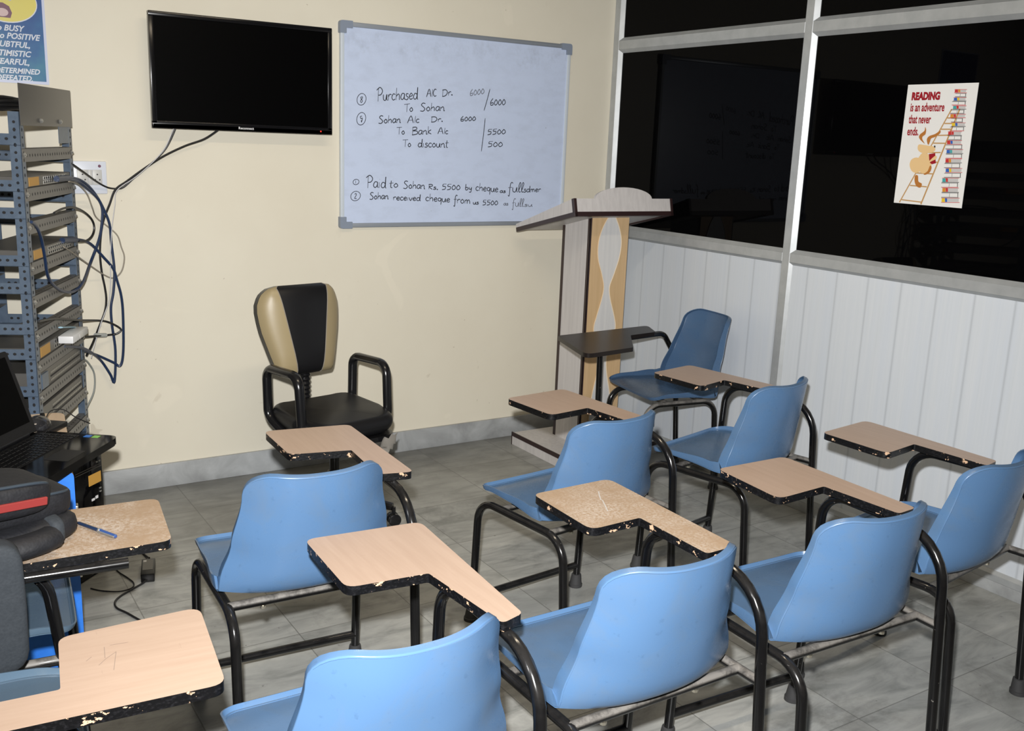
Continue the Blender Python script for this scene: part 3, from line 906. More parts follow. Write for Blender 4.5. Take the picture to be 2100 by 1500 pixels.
for run in RUNS:
    s_, xa, za, xb, zb, ch_ = run[:6]
    mi = 1 if len(run) > 6 else 0
    adv = sum(G[c_][0] for c_ in s_)
    cx_ = 0
    for c_ in s_:
        wd_, strokes = G[c_]
        for st_ in strokes:
            pts = []
            for a, c in st_:
                f_ = (cx_+a)/adv
                pts.append((xa+(xb-xa)*f_-bcx, za+(zb-za)*f_+c*ch_*1.18-bcz))
            stroke(bm, pts, .0019 if not mi else .0016, mi)
        cx_ += wd_
for a, c in (((-.731, 1.737), (-.760, 1.636)), ((-.752, 1.602), (-.768, 1.447))):
    stroke(bm, [(a[0]-bcx, a[1]-bcz), ((a[0]+c[0])/2+.001-bcx, (a[1]+c[1])/2-bcz), (c[0]-bcx, c[1]-bcz)], .0018, 0)
for cx_, cz_, rx, rz_, ch_ in ((-1.387, 1.654, .021, .025, '8'), (-1.388, 1.571, .021, .027, '9'), (-1.412, 1.296, .014, .012, '1'), (-1.414, 1.234, .023, .021, '2')):
    pts = [(cx_-bcx+rx*math.cos(a)+rz_*.3*math.sin(a)*.5, cz_-bcz+rz_*math.sin(a)) for a in [R(70+i*30) for i in range(13)]]
    stroke(bm, pts, .0014, 0)
    for st_ in G[ch_][1]:
        stroke(bm, [(cx_-bcx+(a-.25)*rz_*1.1, cz_-bcz+(c-.5)*rz_*1.1) for a, c in st_], .0015, 0)
obj('handwriting', bm, ['ink', 'faded_ink'], t, 'black marker handwriting')

# ------------------------------------------------------------------ lectern
t = thing('lectern', 'whitewashed wooden lectern with wavy tan front panel in the room corner', 'lectern', T(-.32, -.36, 0))
def wbox(bm, lo, hi, bev=0, mi=0, seg=1):
    box(bm, (lo[0]+.32, lo[1]+.36, lo[2]), (hi[0]+.32, hi[1]+.36, hi[2]), bev, seg, I4, mi)
bm = BM(); wbox(bm, (-.61, -.585, 0), (-.03, -.14, .062), .001); obj('plinth', bm, 'white_veneer', t)
bm = BM()
for lo, hi in (((-.612, -.587, .062), (-.028, -.138, .066)), ((-.6125, -.587, .045), (-.608, -.138, .066)), ((-.612, -.5875, .045), (-.028, -.583, .066)), ((-.6125, -.142, 0), (-.608, -.138, .066)), ((-.6125, -.587, 0), (-.608, -.583, .066))):
    if lo[2] < .06:
        wbox(bm, lo, hi)
obj('plinth_edging', bm, 'dark_band', t)
BX0, BX1, BY0, BY1 = -.435, -.21, -.47, -.25
sl = math.tan(R(13.4))
def desk_z(y):
    return 1.2-.0-(y+.56)*sl
bm = BM()
for xa, xb in ((BX0, BX0+.018), (BX1-.018, BX1)):
    pr = [(BY0+.36, .062), (BY1+.36, .062), (BY1+.36, desk_z(BY1)-.012), (BY0+.36, desk_z(BY0)-.012)]
    prism(bm, pr, xa+.32, xb+.32, frame((0, 0, 0), (0, 1, 0), (0, 0, 1), (1, 0, 0)))
obj('side_panel', bm, 'white_veneer', t)
bm = BM()
for xa in (BX0, ):
    for y_ in (BY0, BY1-.018):
        wbox(bm, (xa-.0015, y_-.001, .062), (xa+.003, y_+.019, desk_z(y_+.01)-.012))
wbox(bm, (BX0-.0015, BY0-.0015, .062), (BX0+.006, BY0+.004, desk_z(BY0)-.012))
obj('side_edging', bm, 'dark_band', t, 'dark brown edge strips')
bm = BM(); wbox(bm, (BX0+.006, BY0-.002, .062), (BX1, BY0+.016, desk_z(BY0)-.01)); obj('front_panel', bm, 'tan_veneer', t, 'tan wood front panel')
KN = [(1.175, .43, .60), (1.12, .28, .73), (1.055, .19, .81), (.98, .20, .78), (.90, .33, .66), (.84, .40, .56), (.78, .36, .60), (.70, .25, .73), (.64, .19, .79), (.57, .27, .72), (.50, .38, .60), (.42, .35, .62), (.30, .24, .75), (.18, .2, .8), (.066, .3, .7)]
fx = lambda u: BX0+.006+(BX1-BX0-.006)*u+.32
Lc = crom([(fx(l), BY0-.0045+.36, z) for z, l, r_ in KN], 5)
Rc = crom([(fx(r_), BY0-.0045+.36, z) for z, l, r_ in KN], 5)
bm = BM()
vl = [bm.verts.new(p) for p in Lc]; vr = [bm.verts.new(p) for p in Rc]
vl2 = [bm.verts.new(p+Vector((0, .003, 0))) for p in Lc]; vr2 = [bm.verts.new(p+Vector((0, .003, 0))) for p in Rc]
for i in range(len(vl)-1):
    bm.faces.new((vl[i], vl[i+1], vr[i+1], vr[i]))
    bm.faces.new((vl[i], vl2[i], vl2[i+1], vl[i+1]))
    bm.faces.new((vr[i], vr[i+1], vr2[i+1], vr2[i]))
wi = obj('wave_inlay', bm, 'grey_veneer', t, 'grey-white wavy inlay')
for cu in (Lc, Rc):
    bm = BM(); tube(bm, cu, .0022, 6); obj('bead', bm, 'bead', wi)
# sloping desk with lip boards
DM = T(.0, -.56+.36, 1.2) @ RX(-R(13.4))
DX0, DX1, DL = -.605+.32, -.035+.32, .475
bm = BM(); box(bm, (DX0, 0, -.012), (DX1, DL, .004), .001, 1, DM); obj('desk_board', bm, 'white_veneer', t)
bm = BM()
ctr = (DX0+DX1)/2
arc = [(ctr+.165*math.cos(R(a)), .060+.052*math.sin(R(a))) for a in range(0, 181, 10)]
prism(bm, [(DX0+.012, 0), (DX1-.012, 0), (DX1-.012, .060)] + arc + [(DX0+.012, .060)], -.016, 0, DM @ frame((0, 0, 0), (1, 0, 0), (0, 0, 1), (0, 1, 0)))
obj('front_lip', bm, 'white_veneer', t, 'arched front lip board')
for xa, xb in ((DX0-.002, DX0+.014), (DX1-.014, DX1+.002)):
    bm = BM()
    prism(bm, [(0, 0), (DL, 0), (DL, .018), (0, .060)], xa, xb, DM @ frame((0, 0, 0), (0, 1, 0), (0, 0, 1), (1, 0, 0)))
    obj('side_lip', bm, 'white_veneer', t)
bm = BM()
box(bm, (DX0-.003, -.018, -.020), (DX1+.003, .003, .001), .001, 1, DM)
for xa, xb in ((DX0-.004, DX0+.012), (DX1-.012, DX1+.004)):
    box(bm, (xa, -.018, -.020), (xb, DL, .001), .001, 1, DM)
    box(bm, (xa, -.018, -.002), (xb, .0005, .061), .001, 1, DM)
obj('desk_edging', bm, 'dark_band', t, 'dark brown desk edging')

# ------------------------------------------------------------------ office chair
OC = T(-1.795, -.62, 0) @ RZ(R(11))       # local -y is forward
t = thing('office_chair', 'low black office chair with beige sided backrest, against the cream wall', 'chair', OC)
def pad(bm, outline, depth, bulge, mat, mi=0, n=6):
    """cushion: outline (x,z) in a plane, puffed to both sides along y"""
    cx_ = sum(p[0] for p in outline)/len(outline); cz_ = sum(p[1] for p in outline)/len(outline)
    k_ = len(outline)
    rows = []
    prof = [(math.cos(math.pi/2*i/n), math.sin(math.pi/2*i/n)) for i in range(n+1)]
    for sgn in (-1, 1):
        rings = []
        for cs, sn in prof:
            sc_ = 1-(1-cs)*.16 if cs > .001 else .84
            rings.append([bm.verts.new(mat @ Vector((cx_+(x-cx_)*sc_, sgn*depth*sn, cz_+(z-cz_)*sc_))) for x, z in outline])
        for q in (.6, .3):
            rings.append([bm.verts.new(mat @ Vector((cx_+(x-cx_)*.84*q, sgn*(depth+bulge*(1-q*q)), cz_+(z-cz_)*.84*q))) for x, z in outline])
        for A, B in zip(rings, rings[1:]):
            for j in range(k_):
                f = bm.faces.new((A[j], A[(j+1) % k_], B[(j+1) % k_], B[j])); f.material_index = mi
        c_ = bm.verts.new(mat @ Vector((cx_, sgn*(depth+bulge), cz_)))
        for j in range(k_):
            f = bm.faces.new((rings[-1][j], rings[-1][(j+1) % k_], c_)); f.material_index = mi
        rows.append(rings[0])
    for j in range(k_):
        f = bm.faces.new((rows[0][j], rows[0][(j+1) % k_], rows[1][(j+1) % k_], rows[1][j])); f.material_index = mi
# backrest: grid, narrow at the bottom, three coloured strips
BACK = T(-.005, .165, .735) @ RX(-R(8))
HWt = [(-.175, .118), (-.12, .140), (0, .172), (.07, .183), (.12, .180), (.155, .160), (.172, .135), (.18, .10)]
def bw(z):
    for (a, x), (b_, y) in zip(HWt, HWt[1:]):
        if z <= b_:
            return x+(y-x)*(z-a)/(b_-a)
    return HWt[-1][1]
def stripe(z):     # half width of the black centre
    return .055+(z+.175)*.165
def bpt(u, z, side):
    h = bw(z)
    e = max(abs(u)/h, abs((z-.0025)/.1775))
    puff = .034*(max(0, 1-e**5))**.5
    y = -.012-puff+.035*(u/.18)**2 if side < 0 else .016-.0*puff+.035*(u/.18)**2
    return BACK @ Vector((u, y, z))
zs_ = [-.175, -.168, -.155, -.13, -.09, -.05, 0, .04, .08, .11, .135, .15, .162, .172, .18]
def strip_mesh(fa, fb, n=8):
    bm = BM()
    rows = []
    for z in zs_:
        a, c = fa(z), fb(z)
        rows.append([bm.verts.new(bpt(a+(c-a)*j/n, z, -1)) for j in range(n+1)])
    for A, B in zip(rows, rows[1:]):
        for j in range(n):
            bm.faces.new((A[j], A[j+1], B[j+1], B[j]))
    return bm
obj('back_cushion', strip_mesh(lambda z: -min(stripe(z), bw(z)), lambda z: min(stripe(z), bw(z)), 12), 'leather', t, 'black middle strip of the backrest', 60)
for s_ in (-1, 1):
    if s_ < 0:
        bm = strip_mesh(lambda z: -bw(z), lambda z: -min(stripe(z), bw(z)-.0005))
    else:
        bm = strip_mesh(lambda z: min(stripe(z), bw(z)-.0005), lambda z: bw(z))
    obj('back_side_cushion', bm, 'tan_leather', t, 'beige side of the backrest', 60)
    bm = BM(); tube(bm, [bpt(s_*min(stripe(z), bw(z)), z, -1)+Vector((0, -.001, 0)) for z in zs_], .0016, 6); obj('piping', bm, 'pale_stitch', t)
bm = BM()
rows = []
for z in zs_:
    h = bw(z)
    us = [-h+2*h*j/12 for j in range(13)]
    front = [bm.verts.new(bpt(u, z, -1)+Vector((0, .0015, 0))) for u in (-h, h)]
    rows.append([front[0]]+[bm.verts.new(bpt(u, z, 1)) for u in us]+[front[1]])
for A, B in zip(rows, rows[1:]):
    for j in range(len(A)-1):
        bm.faces.new((A[j], A[j+1], B[j+1], B[j]))
for row in (rows[0], rows[-1]):
    bm.faces.new(row)
obj('back_shell', bm, 'chair_plastic', t)
# seat cushion
bm = BM()
so = round_poly([(-.19, -.20), (.19, -.20), (.205, .02), (.17, .17), (-.17, .17), (-.205, .02)], [.09, .09, .06, .08, .08, .06], 6)
pad(bm, so, .036, .012, T(0, -.06, .405) @ RX(R(90)))
for v in bm.verts:
    v.co.z += .018*(v.co.x/.2)**2 + (.02*max(0, (v.co.y-.0)/.12) if v.co.y > 0 else 0)
obj('seat_cushion', bm, 'leather', t, None, 70)
bm = BM(); prism(bm, [(x*.9, y*.9-.06) for x, y in so], .352, .372); obj('seat_pan', bm, 'chair_plastic', t)
# torn clear film left on the seat's underside
random.seed(3)
for k_ in range(2):
    bm = BM()
    px_, py_ = ((.12, -.24), (-.19, -.12))[k_]
    vs_ = [[bm.verts.new((px_+.075*(i/5-.5), py_+.03*(j/4-.5)+random.uniform(-.008, .008), .372-.018*j+random.uniform(-.01, .01))) for j in range(5)] for i in range(6)]
    for i in range(5):
        for j in range(4):
            bm.faces.new((vs_[i][j], vs_[i+1][j], vs_[i+1][j+1], vs_[i][j+1]))
    obj('plastic_film', bm, 'poly_bag', t, 'torn cloudy plastic film')
# armrests: closed loops
for s_ in (-1, 1):
    ax = s_*.195
    pts = [(ax*.93, .03, .375), (ax*1.0, .115, .42), (ax*1.02, .115, .615), (ax*1.02, -.115, .622), (ax*1.0, -.135, .40), (ax*.93, -.05, .372)]
    bm = BM(); tube(bm, fillet(pts, [.05, .045, .05, .05], 6), .0195, 12, sy=.85); obj('armrest', bm, 'chair_plastic', t)
# bellows-covered back upright
bm = BM()
pr = []
for i in range(34):
    pr.append((.024 if i % 2 else .0195, .36+.30*i/33))
lathe(bm, pr, 18, T(0, .165, 0)); obj('bellows', bm, 'chair_plastic', t)
bm = BM(); box(bm, (-.03, .02, .335), (.03, .19, .352), .003); obj('upright_bracket', bm, 'chair_plastic', t)
bm = BM(); lathe(bm, [(.03, .09), (.03, .2), (.02, .2), (.02, .35)], 18, T(0, -.05, 0)); obj('gas_column', bm, 'chair_plastic', t)
for i in range(5):
    a = R(18+72*i)
    bm = BM(); tube(bm, [(0, -.05, .105), (.24*math.cos(a), -.05+.24*math.sin(a), .075)], [.026, .016], 10); leg = obj('base_leg', bm, 'chair_plastic', t)
    cx_, cy_ = .245*math.cos(a), -.05+.245*math.sin(a)
    bm = BM()
    for o_ in (-.016, .016):
        lathe(bm, [(.018, -.009), (.025, -.006), (.025, .006), (.018, .009)], 18, T(cx_, cy_, .025) @ RZ(a+R(35)) @ T(0, o_, 0) @ RX(R(90)))
    tube(bm, [(cx_, cy_, .028), (cx_, cy_, .075)], .008, 8)
    obj('caster', bm, 'chair_plastic', leg)

# ------------------------------------------------------------------ network rack (slotted angle iron)
Np = Vector((-2.823, -.65, 0)); Fp = Vector((-2.598, -.15, 0))
ax_s = (Fp-Np).normalized(); RL = (Fp-Np).length
ax_l = Vector((-ax_s.y, ax_s.x, 0))
RK = frame(Np, ax_s, ax_l, (0, 0, 1))          # local x: along the right side to the wall, y: to the left
RWD = .30
t = thing('network_rack', 'blue-grey slotted angle iron rack in the corner by the socket', 'rack', RK)
FL = .034; TH = .0025
def slot_quads(bm, p, u, v_, n_, L, pitch, w_, h_, mi=1, alt=False):
    """slots along u starting at p, width w_ along u, height h_ along v_, lifted along n_"""
    k_ = int(L/pitch)
    for i in range(k_):
        c = Vector(p)+Vector(u)*(pitch*(i+.5))+Vector(n_)*.0006
        uu, vv = Vector(u), Vector(v_)
        a = w_/2
        if alt and i % 2:
            a = h_/2
        ring = [c+uu*(a*math.cos(q))+vv*(h_/2*math.sin(q)) for q in [R(30+60*j) for j in range(6)]]
        f = bm.faces.new([bm.verts.new(x) for x in ring]); f.material_index = mi
RTOP = 1.53
for cx_, cy_, dx, dy in ((0, 0, 1, 1), (RL, 0, -1, 1), (0, RWD, 1, -1), (RL, RWD, -1, -1)):
    bm = BM()
    x0_, x1_ = sorted((cx_, cx_+dx*FL)); y0_, y1_ = sorted((cy_, cy_+dy*TH))
    box(bm, (x0_, y0_, 0), (x1_, y1_, RTOP))
    x0_, x1_ = sorted((cx_, cx_+dx*TH)); y0_, y1_ = sorted((cy_, cy_+dy*FL))
    box(bm, (x0_, y0_, 0), (x1_, y1_, RTOP))
    slot_quads(bm, (cx_-dx*.0, cy_+dy*FL*.5, .1), (0, 0, 1), (0, 1, 0), (-dx, 0, 0), RTOP-.12, .0235, .013, .010, 1, True)
    slot_quads(bm, (cx_+dx*FL*.5, cy_, .1), (0, 0, 1), (1, 0, 0), (0, -dy, 0), RTOP-.12, .0235, .013, .008, 1, True)
    obj('post', bm, ['rack', 'rack_hole'], t)
LV = [1.417, 1.293, 1.187, 1.055, .945, .83, .726, .62, .51, .40, .29, .18]
for i, z in enumerate(LV):
    # right and left side rails, front and back rails
    for y_, s_, nm in ((-.0005, 1, 'side_rail'), (RWD+.0005, -1, 'side_rail')):
        bm = BM()
        a, c = sorted((y_, y_+s_*.002))
        box(bm, (.004, a, z-.042), (RL-.004, c, z))
        a, c = sorted((y_, y_+s_*.034))
        box(bm, (.004, a, z-.002), (RL-.004, c, z))
        slot_quads(bm, (.035, y_, z-.022), (1, 0, 0), (0, 0, 1), (0, -s_, 0), RL-.07, .0262, .006, .011, 1)
        slot_quads(bm, (.035, y_+s_*.018, z), (1, 0, 0), (0, 1, 0), (0, 0, 1), RL-.07, .0262, .008, .009, 1)
        obj(nm, bm, ['rack_wall_tint', 'rack_hole'], t)
    for x_, s_ in ((-.0006, 1), (RL+.0006, -1)):
        zz = z+(.045 if s_ > 0 else -.02)-.02*(i % 2)
        bm = BM()
        a, c = sorted((x_, x_+s_*.002))
        box(bm, (a, .002, zz-.036), (c, RWD-.002, zz))
        a, c = sorted((x_, x_+s_*.03))
        box(bm, (a, .002, zz-.036), (c, RWD-.002, zz-.034))
        slot_quads(bm, (x_, .03, zz-.016), (0, 1, 0), (0, 0, 1), (-s_, 0, 0), RWD-.06, .0235, .012, .010, 1)
        slot_quads(bm, (x_+s_*.0021, .03, zz-.016), (0, 1, 0), (0, 0, 1), (s_, 0, 0), RWD-.06, .0235, .012, .010, 1)
        obj('cross_rail', bm, ['rack', 'rack_hole'], t)
    for x_ in (.018, RL-.018):
        bm = BM(); lathe(bm, [(.008, 0), (.008, .004), (.004, .004), (.004, .008)], 6, T(x_, -.001, z-.02) @ RX(R(90))); obj('rack_bolt', bm, 'port', t)
bm = BM(); box(bm, (-.001, -.0045, 1.488), (RL+.002, -.002, 1.617), .0005, 1)
tp_ = obj('top_plate', bm, 'steel', t, 'bare steel sheet bolted to the top')
for x_ in (.19, .40):
    bm = BM(); lathe(bm, [(.008, 0), (.008, .005), (.004, .009)], 6, T(x_, -.0045, 1.505) @ RX(R(90))); obj('plate_bolt', bm, 'port', tp_)
bm = BM(); box(bm, (.40, .0005, 1.43), (RL-.01, .0025, 1.49)); obj('gusset', bm, 'rack', t)
# switches and patch panels resting in the rack, ports toward the right side
def rack_world(x, y, z):
    return RK @ Vector((x, y, z))
SW = [(1.293, .034, 'grey network switch with orange label in the top bay of the rack', 'orange'), (1.055, .036, 'orange-labelled grey switch in the middle rack bay, under the black cable loop', 'orange'),
      (.726, .040, 'grey network switch with orange label carrying the white adapter in the rack', 'orange'), (.62, .060, 'patch panel with rows of ports low in the rack', 'blue'), (.51, .050, 'lowest visible patch panel of the rack, just above the table corner', None)]
for z, h, lb, k_ in SW:
    s_ = thing('network_switch' if k_ == 'orange' else 'patch_panel', lb, 'network switch' if k_ == 'orange' else 'patch panel', RK @ T(.03, .004, z+.0005), 'equipment in the slotted rack')
    LL = RL-.06
    bm = BM(); box(bm, (.006, 0, 0), (LL, .20, h), .0015, 1); obj('case', bm, 'switch', s_)
    if k_ == 'orange':
        bm = BM(); box(bm, (.03, -.001, .003), (.13, .001, h-.003)); obj('label_plate', bm, 'orange', s_, 'orange front label')
        bm = BM()
        for r_ in range(2):
            for i in range(12):
                x_ = .18+i*.022
                box(bm, (x_, -.001, .004+r_*(h-.006)/2), (x_+.017, .001, .004+r_*(h-.006)/2+(h-.012)/2), 0, 1, I4, 0)
                box(bm, (x_+.003, -.0014, .006+r_*(h-.006)/2), (x_+.014, .001, .002+r_*(h-.006)/2+(h-.012)/2), 0, 1, I4, 1)
        pt_ = obj('port_block', bm, ['port', 'rack_hole'], s_, 'rows of silver ports')
    else:
        bm = BM()
        for r_ in range(3):
            for i in range(30):
                x_ = .12+i*.0118
                zc = h*.2+r_*h*.22
                f = bm.faces.new([bm.verts.new((x_+.0042*math.cos(q), -.0008, zc+.0042*math.sin(q))) for q in [R(60*j) for j in range(6)]]); f.material_index = r_ % 2
        obj('port_block', bm, ['port', 'rack_hole'], s_, 'rows of pale ports')
        if k_ == 'blue':
            bm = BM(); box(bm, (.01, -.006, .004), (.075, .001, h-.006)); obj('blue_cover', bm, 'rack', s_, 'blue end cover')
# dongle on the switch, and coil of cable on top of the rack
t2 = thing('network_adapter', 'small white adapter box hanging out of the rack switch', 'adapter', RK @ T(.255, -.052, .742))
bm = BM(); box(bm, (-.02, 0, 0), (.17, .05, .026), .002); obj('case', bm, 'white_plastic', t2)
bm = BM(); box(bm, (.06, -.0006, .006), (.10, .0004, .018)); obj('sticker', bm, 'ink_paper', t2)
bm = BM()
random.seed(5)
for k_ in range(4):
    cz_ = RTOP+.010+.010*k_
    ra, rb_ = .17-.006*k_, .085+.004*(k_ % 3)
    tube(bm, [(.22+ra*math.cos(R(a))+.01*math.sin(k_), .14+rb_*math.sin(R(a)), cz_+.004*math.sin(R(3*a+50*k_))) for a in range(0, 360, 15)], .0065, 8, RK, closed=True)
bz = BM()
tag(obj('cable_coil', bm, 'black_cable'), 'coil of black cable lying on top of the rack', 'cable'); bz.free()

# hanging cables
def cable(name, pts, r_, m_, label, plug=None):
    bm = BM(); tube(bm, crom(pts, 6), r_, 8)
    o = tag(obj(name, bm, m_), label, 'cable', 'cables hanging at the rack')
    return o
c1 = [(-2.020, -.045, 1.505), (-2.083, -.04, 1.461), (-2.162, -.035, 1.430), (-2.248, -.03, 1.386), (-2.325, -.03, 1.335), (-2.387, -.03, 1.289), (-2.432, -.03, 1.255), (-2.456, -.03, 1.199), (-2.481, -.035, 1.142), (-2.494, -.035, 1.086), (-2.502, -.035, 1.010), (-2.499, -.035, .933), (-2.491, -.035, .875), (-2.488, -.035, .826), (-2.496, -.035, .777), (-2.519, -.035, .720), (-2.555, -.078, .660), (-2.586, -.114, .621)]
cable('power_cable', c1, .0042, 'black_cable', 'thick black cable leaving the television nearer its middle and sagging to the rack')
c2 = [(-2.194, -.045, 1.505), (-2.228, -.03, 1.428), (-2.267, -.022, 1.380), (-2.316, -.02, 1.337), (-2.354, -.02, 1.305), (-2.399, -.02, 1.265), (-2.427, -.02, 1.259), (-2.460, -.025, 1.264), (-2.501, -.053, 1.286), (-2.557, -.126, 1.324), (-2.602, -.177, 1.354)]
cable('power_cable', c2, .0034, 'black_cable', 'thin black cable from the television corner crossing the wall socket to the rack')
c3 = [(-2.203, -.05, 1.505), (-2.237, -.045, 1.428), (-2.281, -.045, 1.374), (-2.354, -.045, 1.308), (-2.429, -.05, 1.255), (-2.440, -.05, 1.199), (-2.456, -.05, 1.104), (-2.467, -.05, .990), (-2.472, -.05, .893), (-2.483, -.05, .816), (-2.514, -.055, .739), (-2.548, -.07, .648), (-2.564, -.086, .603)]
cable('thin_wire', c3, .0017, 'white_cable', 'thin white wire running from the television down beside the black cable')
c4 = [(-2.68, -0.36, 1.311), (-2.602, -0.184, 1.305), (-2.555, -0.12, 1.284), (-2.513, -0.064, 1.241), (-2.489, -0.055, 1.189), (-2.494, -0.06, 1.124), (-2.51, -0.07, 1.063), (-2.549, -0.092, 0.979), (-2.6036, -0.2463, 0.9274), (-2.6463, -0.3104, 0.906), (-2.6949, -0.4115, 0.9225), (-2.7387, -0.5213, 0.9623), (-2.7639, -0.5874, 1.0061), (-2.7727, -0.6215, 1.0664), (-2.7844, -0.6594, 1.1344), (-2.8028, -0.7148, 1.1791), (-2.8232, -0.7721, 1.1985)]
cable('monitor_cable', c4, .0052, 'navy', 'navy cable from the top switch looping back across the side of the rack')
c5 = [(-2.685, -0.38, 1.306), (-2.603, -0.194, 1.299), (-2.555, -0.125, 1.27), (-2.504, -0.06, 1.224), (-2.481, -0.045, 1.18), (-2.462, -0.04, 1.123), (-2.457, -0.03, 1.047), (-2.451, -0.03, 0.939), (-2.459, -0.03, 0.854), (-2.471, -0.03, 0.794), (-2.471, -0.03, 0.723), (-2.463, -0.03, 0.614), (-2.473, -0.03, 0.486), (-2.488, -0.03, 0.52), (-2.527, -0.045, 0.588), (-2.6043, -0.1882, 0.6656), (-2.6988, -0.3714, 0.7169)]
cable('monitor_cable', c5, .0052, 'navy', 'navy cable from the top switch hanging down to the lowest point of the cable bundle')
c6 = [(-2.647, -.262, 1.087), (-2.588, -.148, 1.075), (-2.541, -.086, 1.051), (-2.490, -.055, .992), (-2.458, -.045, .949), (-2.446, -.045, .902), (-2.432, -.04, .837), (-2.429, -.04, .756), (-2.435, -.04, .612), (-2.449, -.04, .553), (-2.475, -.04, .569), (-2.534, -.06, .606), (-2.596, -.138, .646), (-2.679, -.285, .695)]
cable('monitor_cable', c6, .0052, 'navy', 'navy cable plugged into the middle switch, farthest right in the cable bundle')
c7 = [(-2.7181, -0.4866, 1.203), (-2.673, -0.3808, 1.2098), (-2.6201, -0.2534, 1.2039), (-2.565, -0.116, 1.177), (-2.531, -0.071, 1.144), (-2.522, -0.06, 1.111), (-2.534, -0.075, 1.082), (-2.562, -0.114, 1.068), (-2.598, -0.172, 1.073)]
cable('loop_cable', c7, .0042, 'black_cable', 'black cable making a round loop to the right of the rack')
c8 = [(-2.632, -.257, 1.297), (-2.585, -.149, 1.282), (-2.550, -.112, 1.245), (-2.529, -.081, 1.192), (-2.508, -.033, 1.149), (-2.468, -.022, 1.114), (-2.432, -.022, 1.077), (-2.419, -.02, 1.031), (-2.409, -.02, .988), (-2.422, -.02, .934), (-2.453, -.02, .908), (-2.490, -.03, .923), (-2.558, -.103, .977), (-2.610, -.183, 1.020), (-2.670, -.314, 1.068)]
cable('network_cable', c8, .0028, 'beige_cable', 'thin beige cable bulging out over the wall right of the rack')
c9 = [(-2.8123, -0.6915, 0.872), (-2.7382, -0.5033, 0.8437), (-2.6319, -0.2742, 0.792), (-2.519, -0.045, 0.744), (-2.478, -0.04, 0.731), (-2.44, -0.04, 0.703), (-2.456, -0.04, 0.686), (-2.486, -0.045, 0.684), (-2.593, -0.138, 0.701), (-2.64, -0.21, 0.72)]
o = cable('power_lead', c9, .004, 'black_cable', 'black lead with a clear connector stretched out low beside the rack')
bm = BM(); tube(bm, [(-2.545, -.085, .694), (-2.50, -.052, .685)], .0085, 10); obj('inline_connector', bm, 'connector', o, 'clear grey connector')
bm = BM(); tube(bm, [(-2.64, -.215, .720), (-2.60, -.145, .703)], .009, 10); obj('plug', bm, 'black_cable', o)
c10 = [(-2.640, -.215, .748), (-2.616, -.164, .640), (-2.579, -.103, .591), (-2.554, -.070, .536), (-2.558, -.070, .468), (-2.588, -.103, .421), (-2.639, -.185, .376), (-2.686, -.267, .363)]
cable('network_cable', c10, .0032, 'grey_cable', 'grey cable hanging from the white adapter down behind the laptop')
for p0, p1 in (((-2.690, -.385, 1.312), (-2.63, -.245, 1.308)), ((-2.675, -.320, 1.092), (-2.61, -.188, 1.080))):
    bm = BM(); tube(bm, [p0, p1], .0105, 10)
    tag(obj('cable_plug', bm, 'navy'), 'navy plug in the upper switch of the rack' if p0[2] > 1.2 else 'navy plug in the switch below the looped cable', 'plug', 'navy plugs')
bm = BM()
tube(bm, [(-2.715, -.44, .80), (-2.66, -.31, .775), (-2.60, -.16, .735)], .009, 6, sy=.35)
tag(obj('strap', bm, 'pale_blue'), 'pale blue strap slanting across the lower rack shelves', 'strap')

# ------------------------------------------------------------------ wall socket, left poster
t = thing('wall_socket', 'white switch and socket plate on the wall right of the rack', 'socket', T(-2.52, 0, 1.30))
bm = BM(); box(bm, (-.064, -.010, -.062), (.063, 0, .062), .003); obj('plate', bm, 'outlet', t)
for x0_, x1_ in ((-.045, -.005), (-.004, .010), (.011, .045)):
    bm = BM(); box(bm, (x0_, -.013, -.028), (x1_, -.009, .030), .001); md = obj('module', bm, 'outlet_module', t)
    if x1_-x0_ > .03:
        bm = BM()
        for dx, dz in ((-.008, -.008), (.008, -.008), (0, .012)):
            lathe(bm, [(.003, 0), (.003, .0006)], 8, T((x0_+x1_)/2+dx, -.0131, dz) @ RX(R(90)))
        obj('socket_holes', bm, 'dark', md)
bm = BM(); lathe(bm, [(.006, 0), (.005, .002)], 10, T(.038, -.0098, .044) @ RX(R(90))); obj('screw', bm, 'ink_maroon', t, 'dark red screw cap')

t = thing('motivational_poster', 'glossy blue poster with italic white words at the top left of the wall', 'poster', T(-2.78, -.004, 1.83))
PX0, PX1, PZ0, PZ1 = -.26, .139, -.192, .36
bm = BM(); box(bm, (PX0, -.001, PZ0), (PX1, .003, PZ1)); sh = obj('sheet', bm, 'ink_border', t)
bm = BM(); box(bm, (PX0+.008, -.0014, PZ0+.010), (PX1-.009, .001, PZ1-.008)); obj('printed_ground', bm, 'poster_blue', sh, 'blue and teal printed ground')
bm = BM()
def disc(bm, cx_, cz_, rx, rz_, y_, mi, n=40, a0=0, a1=360):
    f = bm.faces.new([bm.verts.new((cx_+rx*math.cos(R(a0+(a1-a0)*i/n)), y_, cz_+rz_*math.sin(R(a0+(a1-a0)*i/n)))) for i in range(n)])
    f.material_index = mi
disc(bm, .016, .088, .099, .071, -.0017, 3)
disc(bm, .016, .089, .096, .068, -.0020, 0)
disc(bm, -.008, .118, .024, .022, -.0024, 1)
disc(bm, .026, .100, .006, .007, -.0024, 1)
bm.faces.new([bm.verts.new((x, -.0026, z)) for x, z in ((-.024, .085), (.002, .085), (.022, .074), (.030, .052), (.024, .034), (-.040, .036), (-.044, .06))]).material_index = 2
disc(bm, -.002, .052, .020, .014, -.0029, 4)
obj('printed_figure', bm, ['ink_yellow', 'ink_pgrey', 'ink_maroon', 'ink_pale', 'ink_pink'], sh, 'yellow oval with a small figure')
bm = BM()
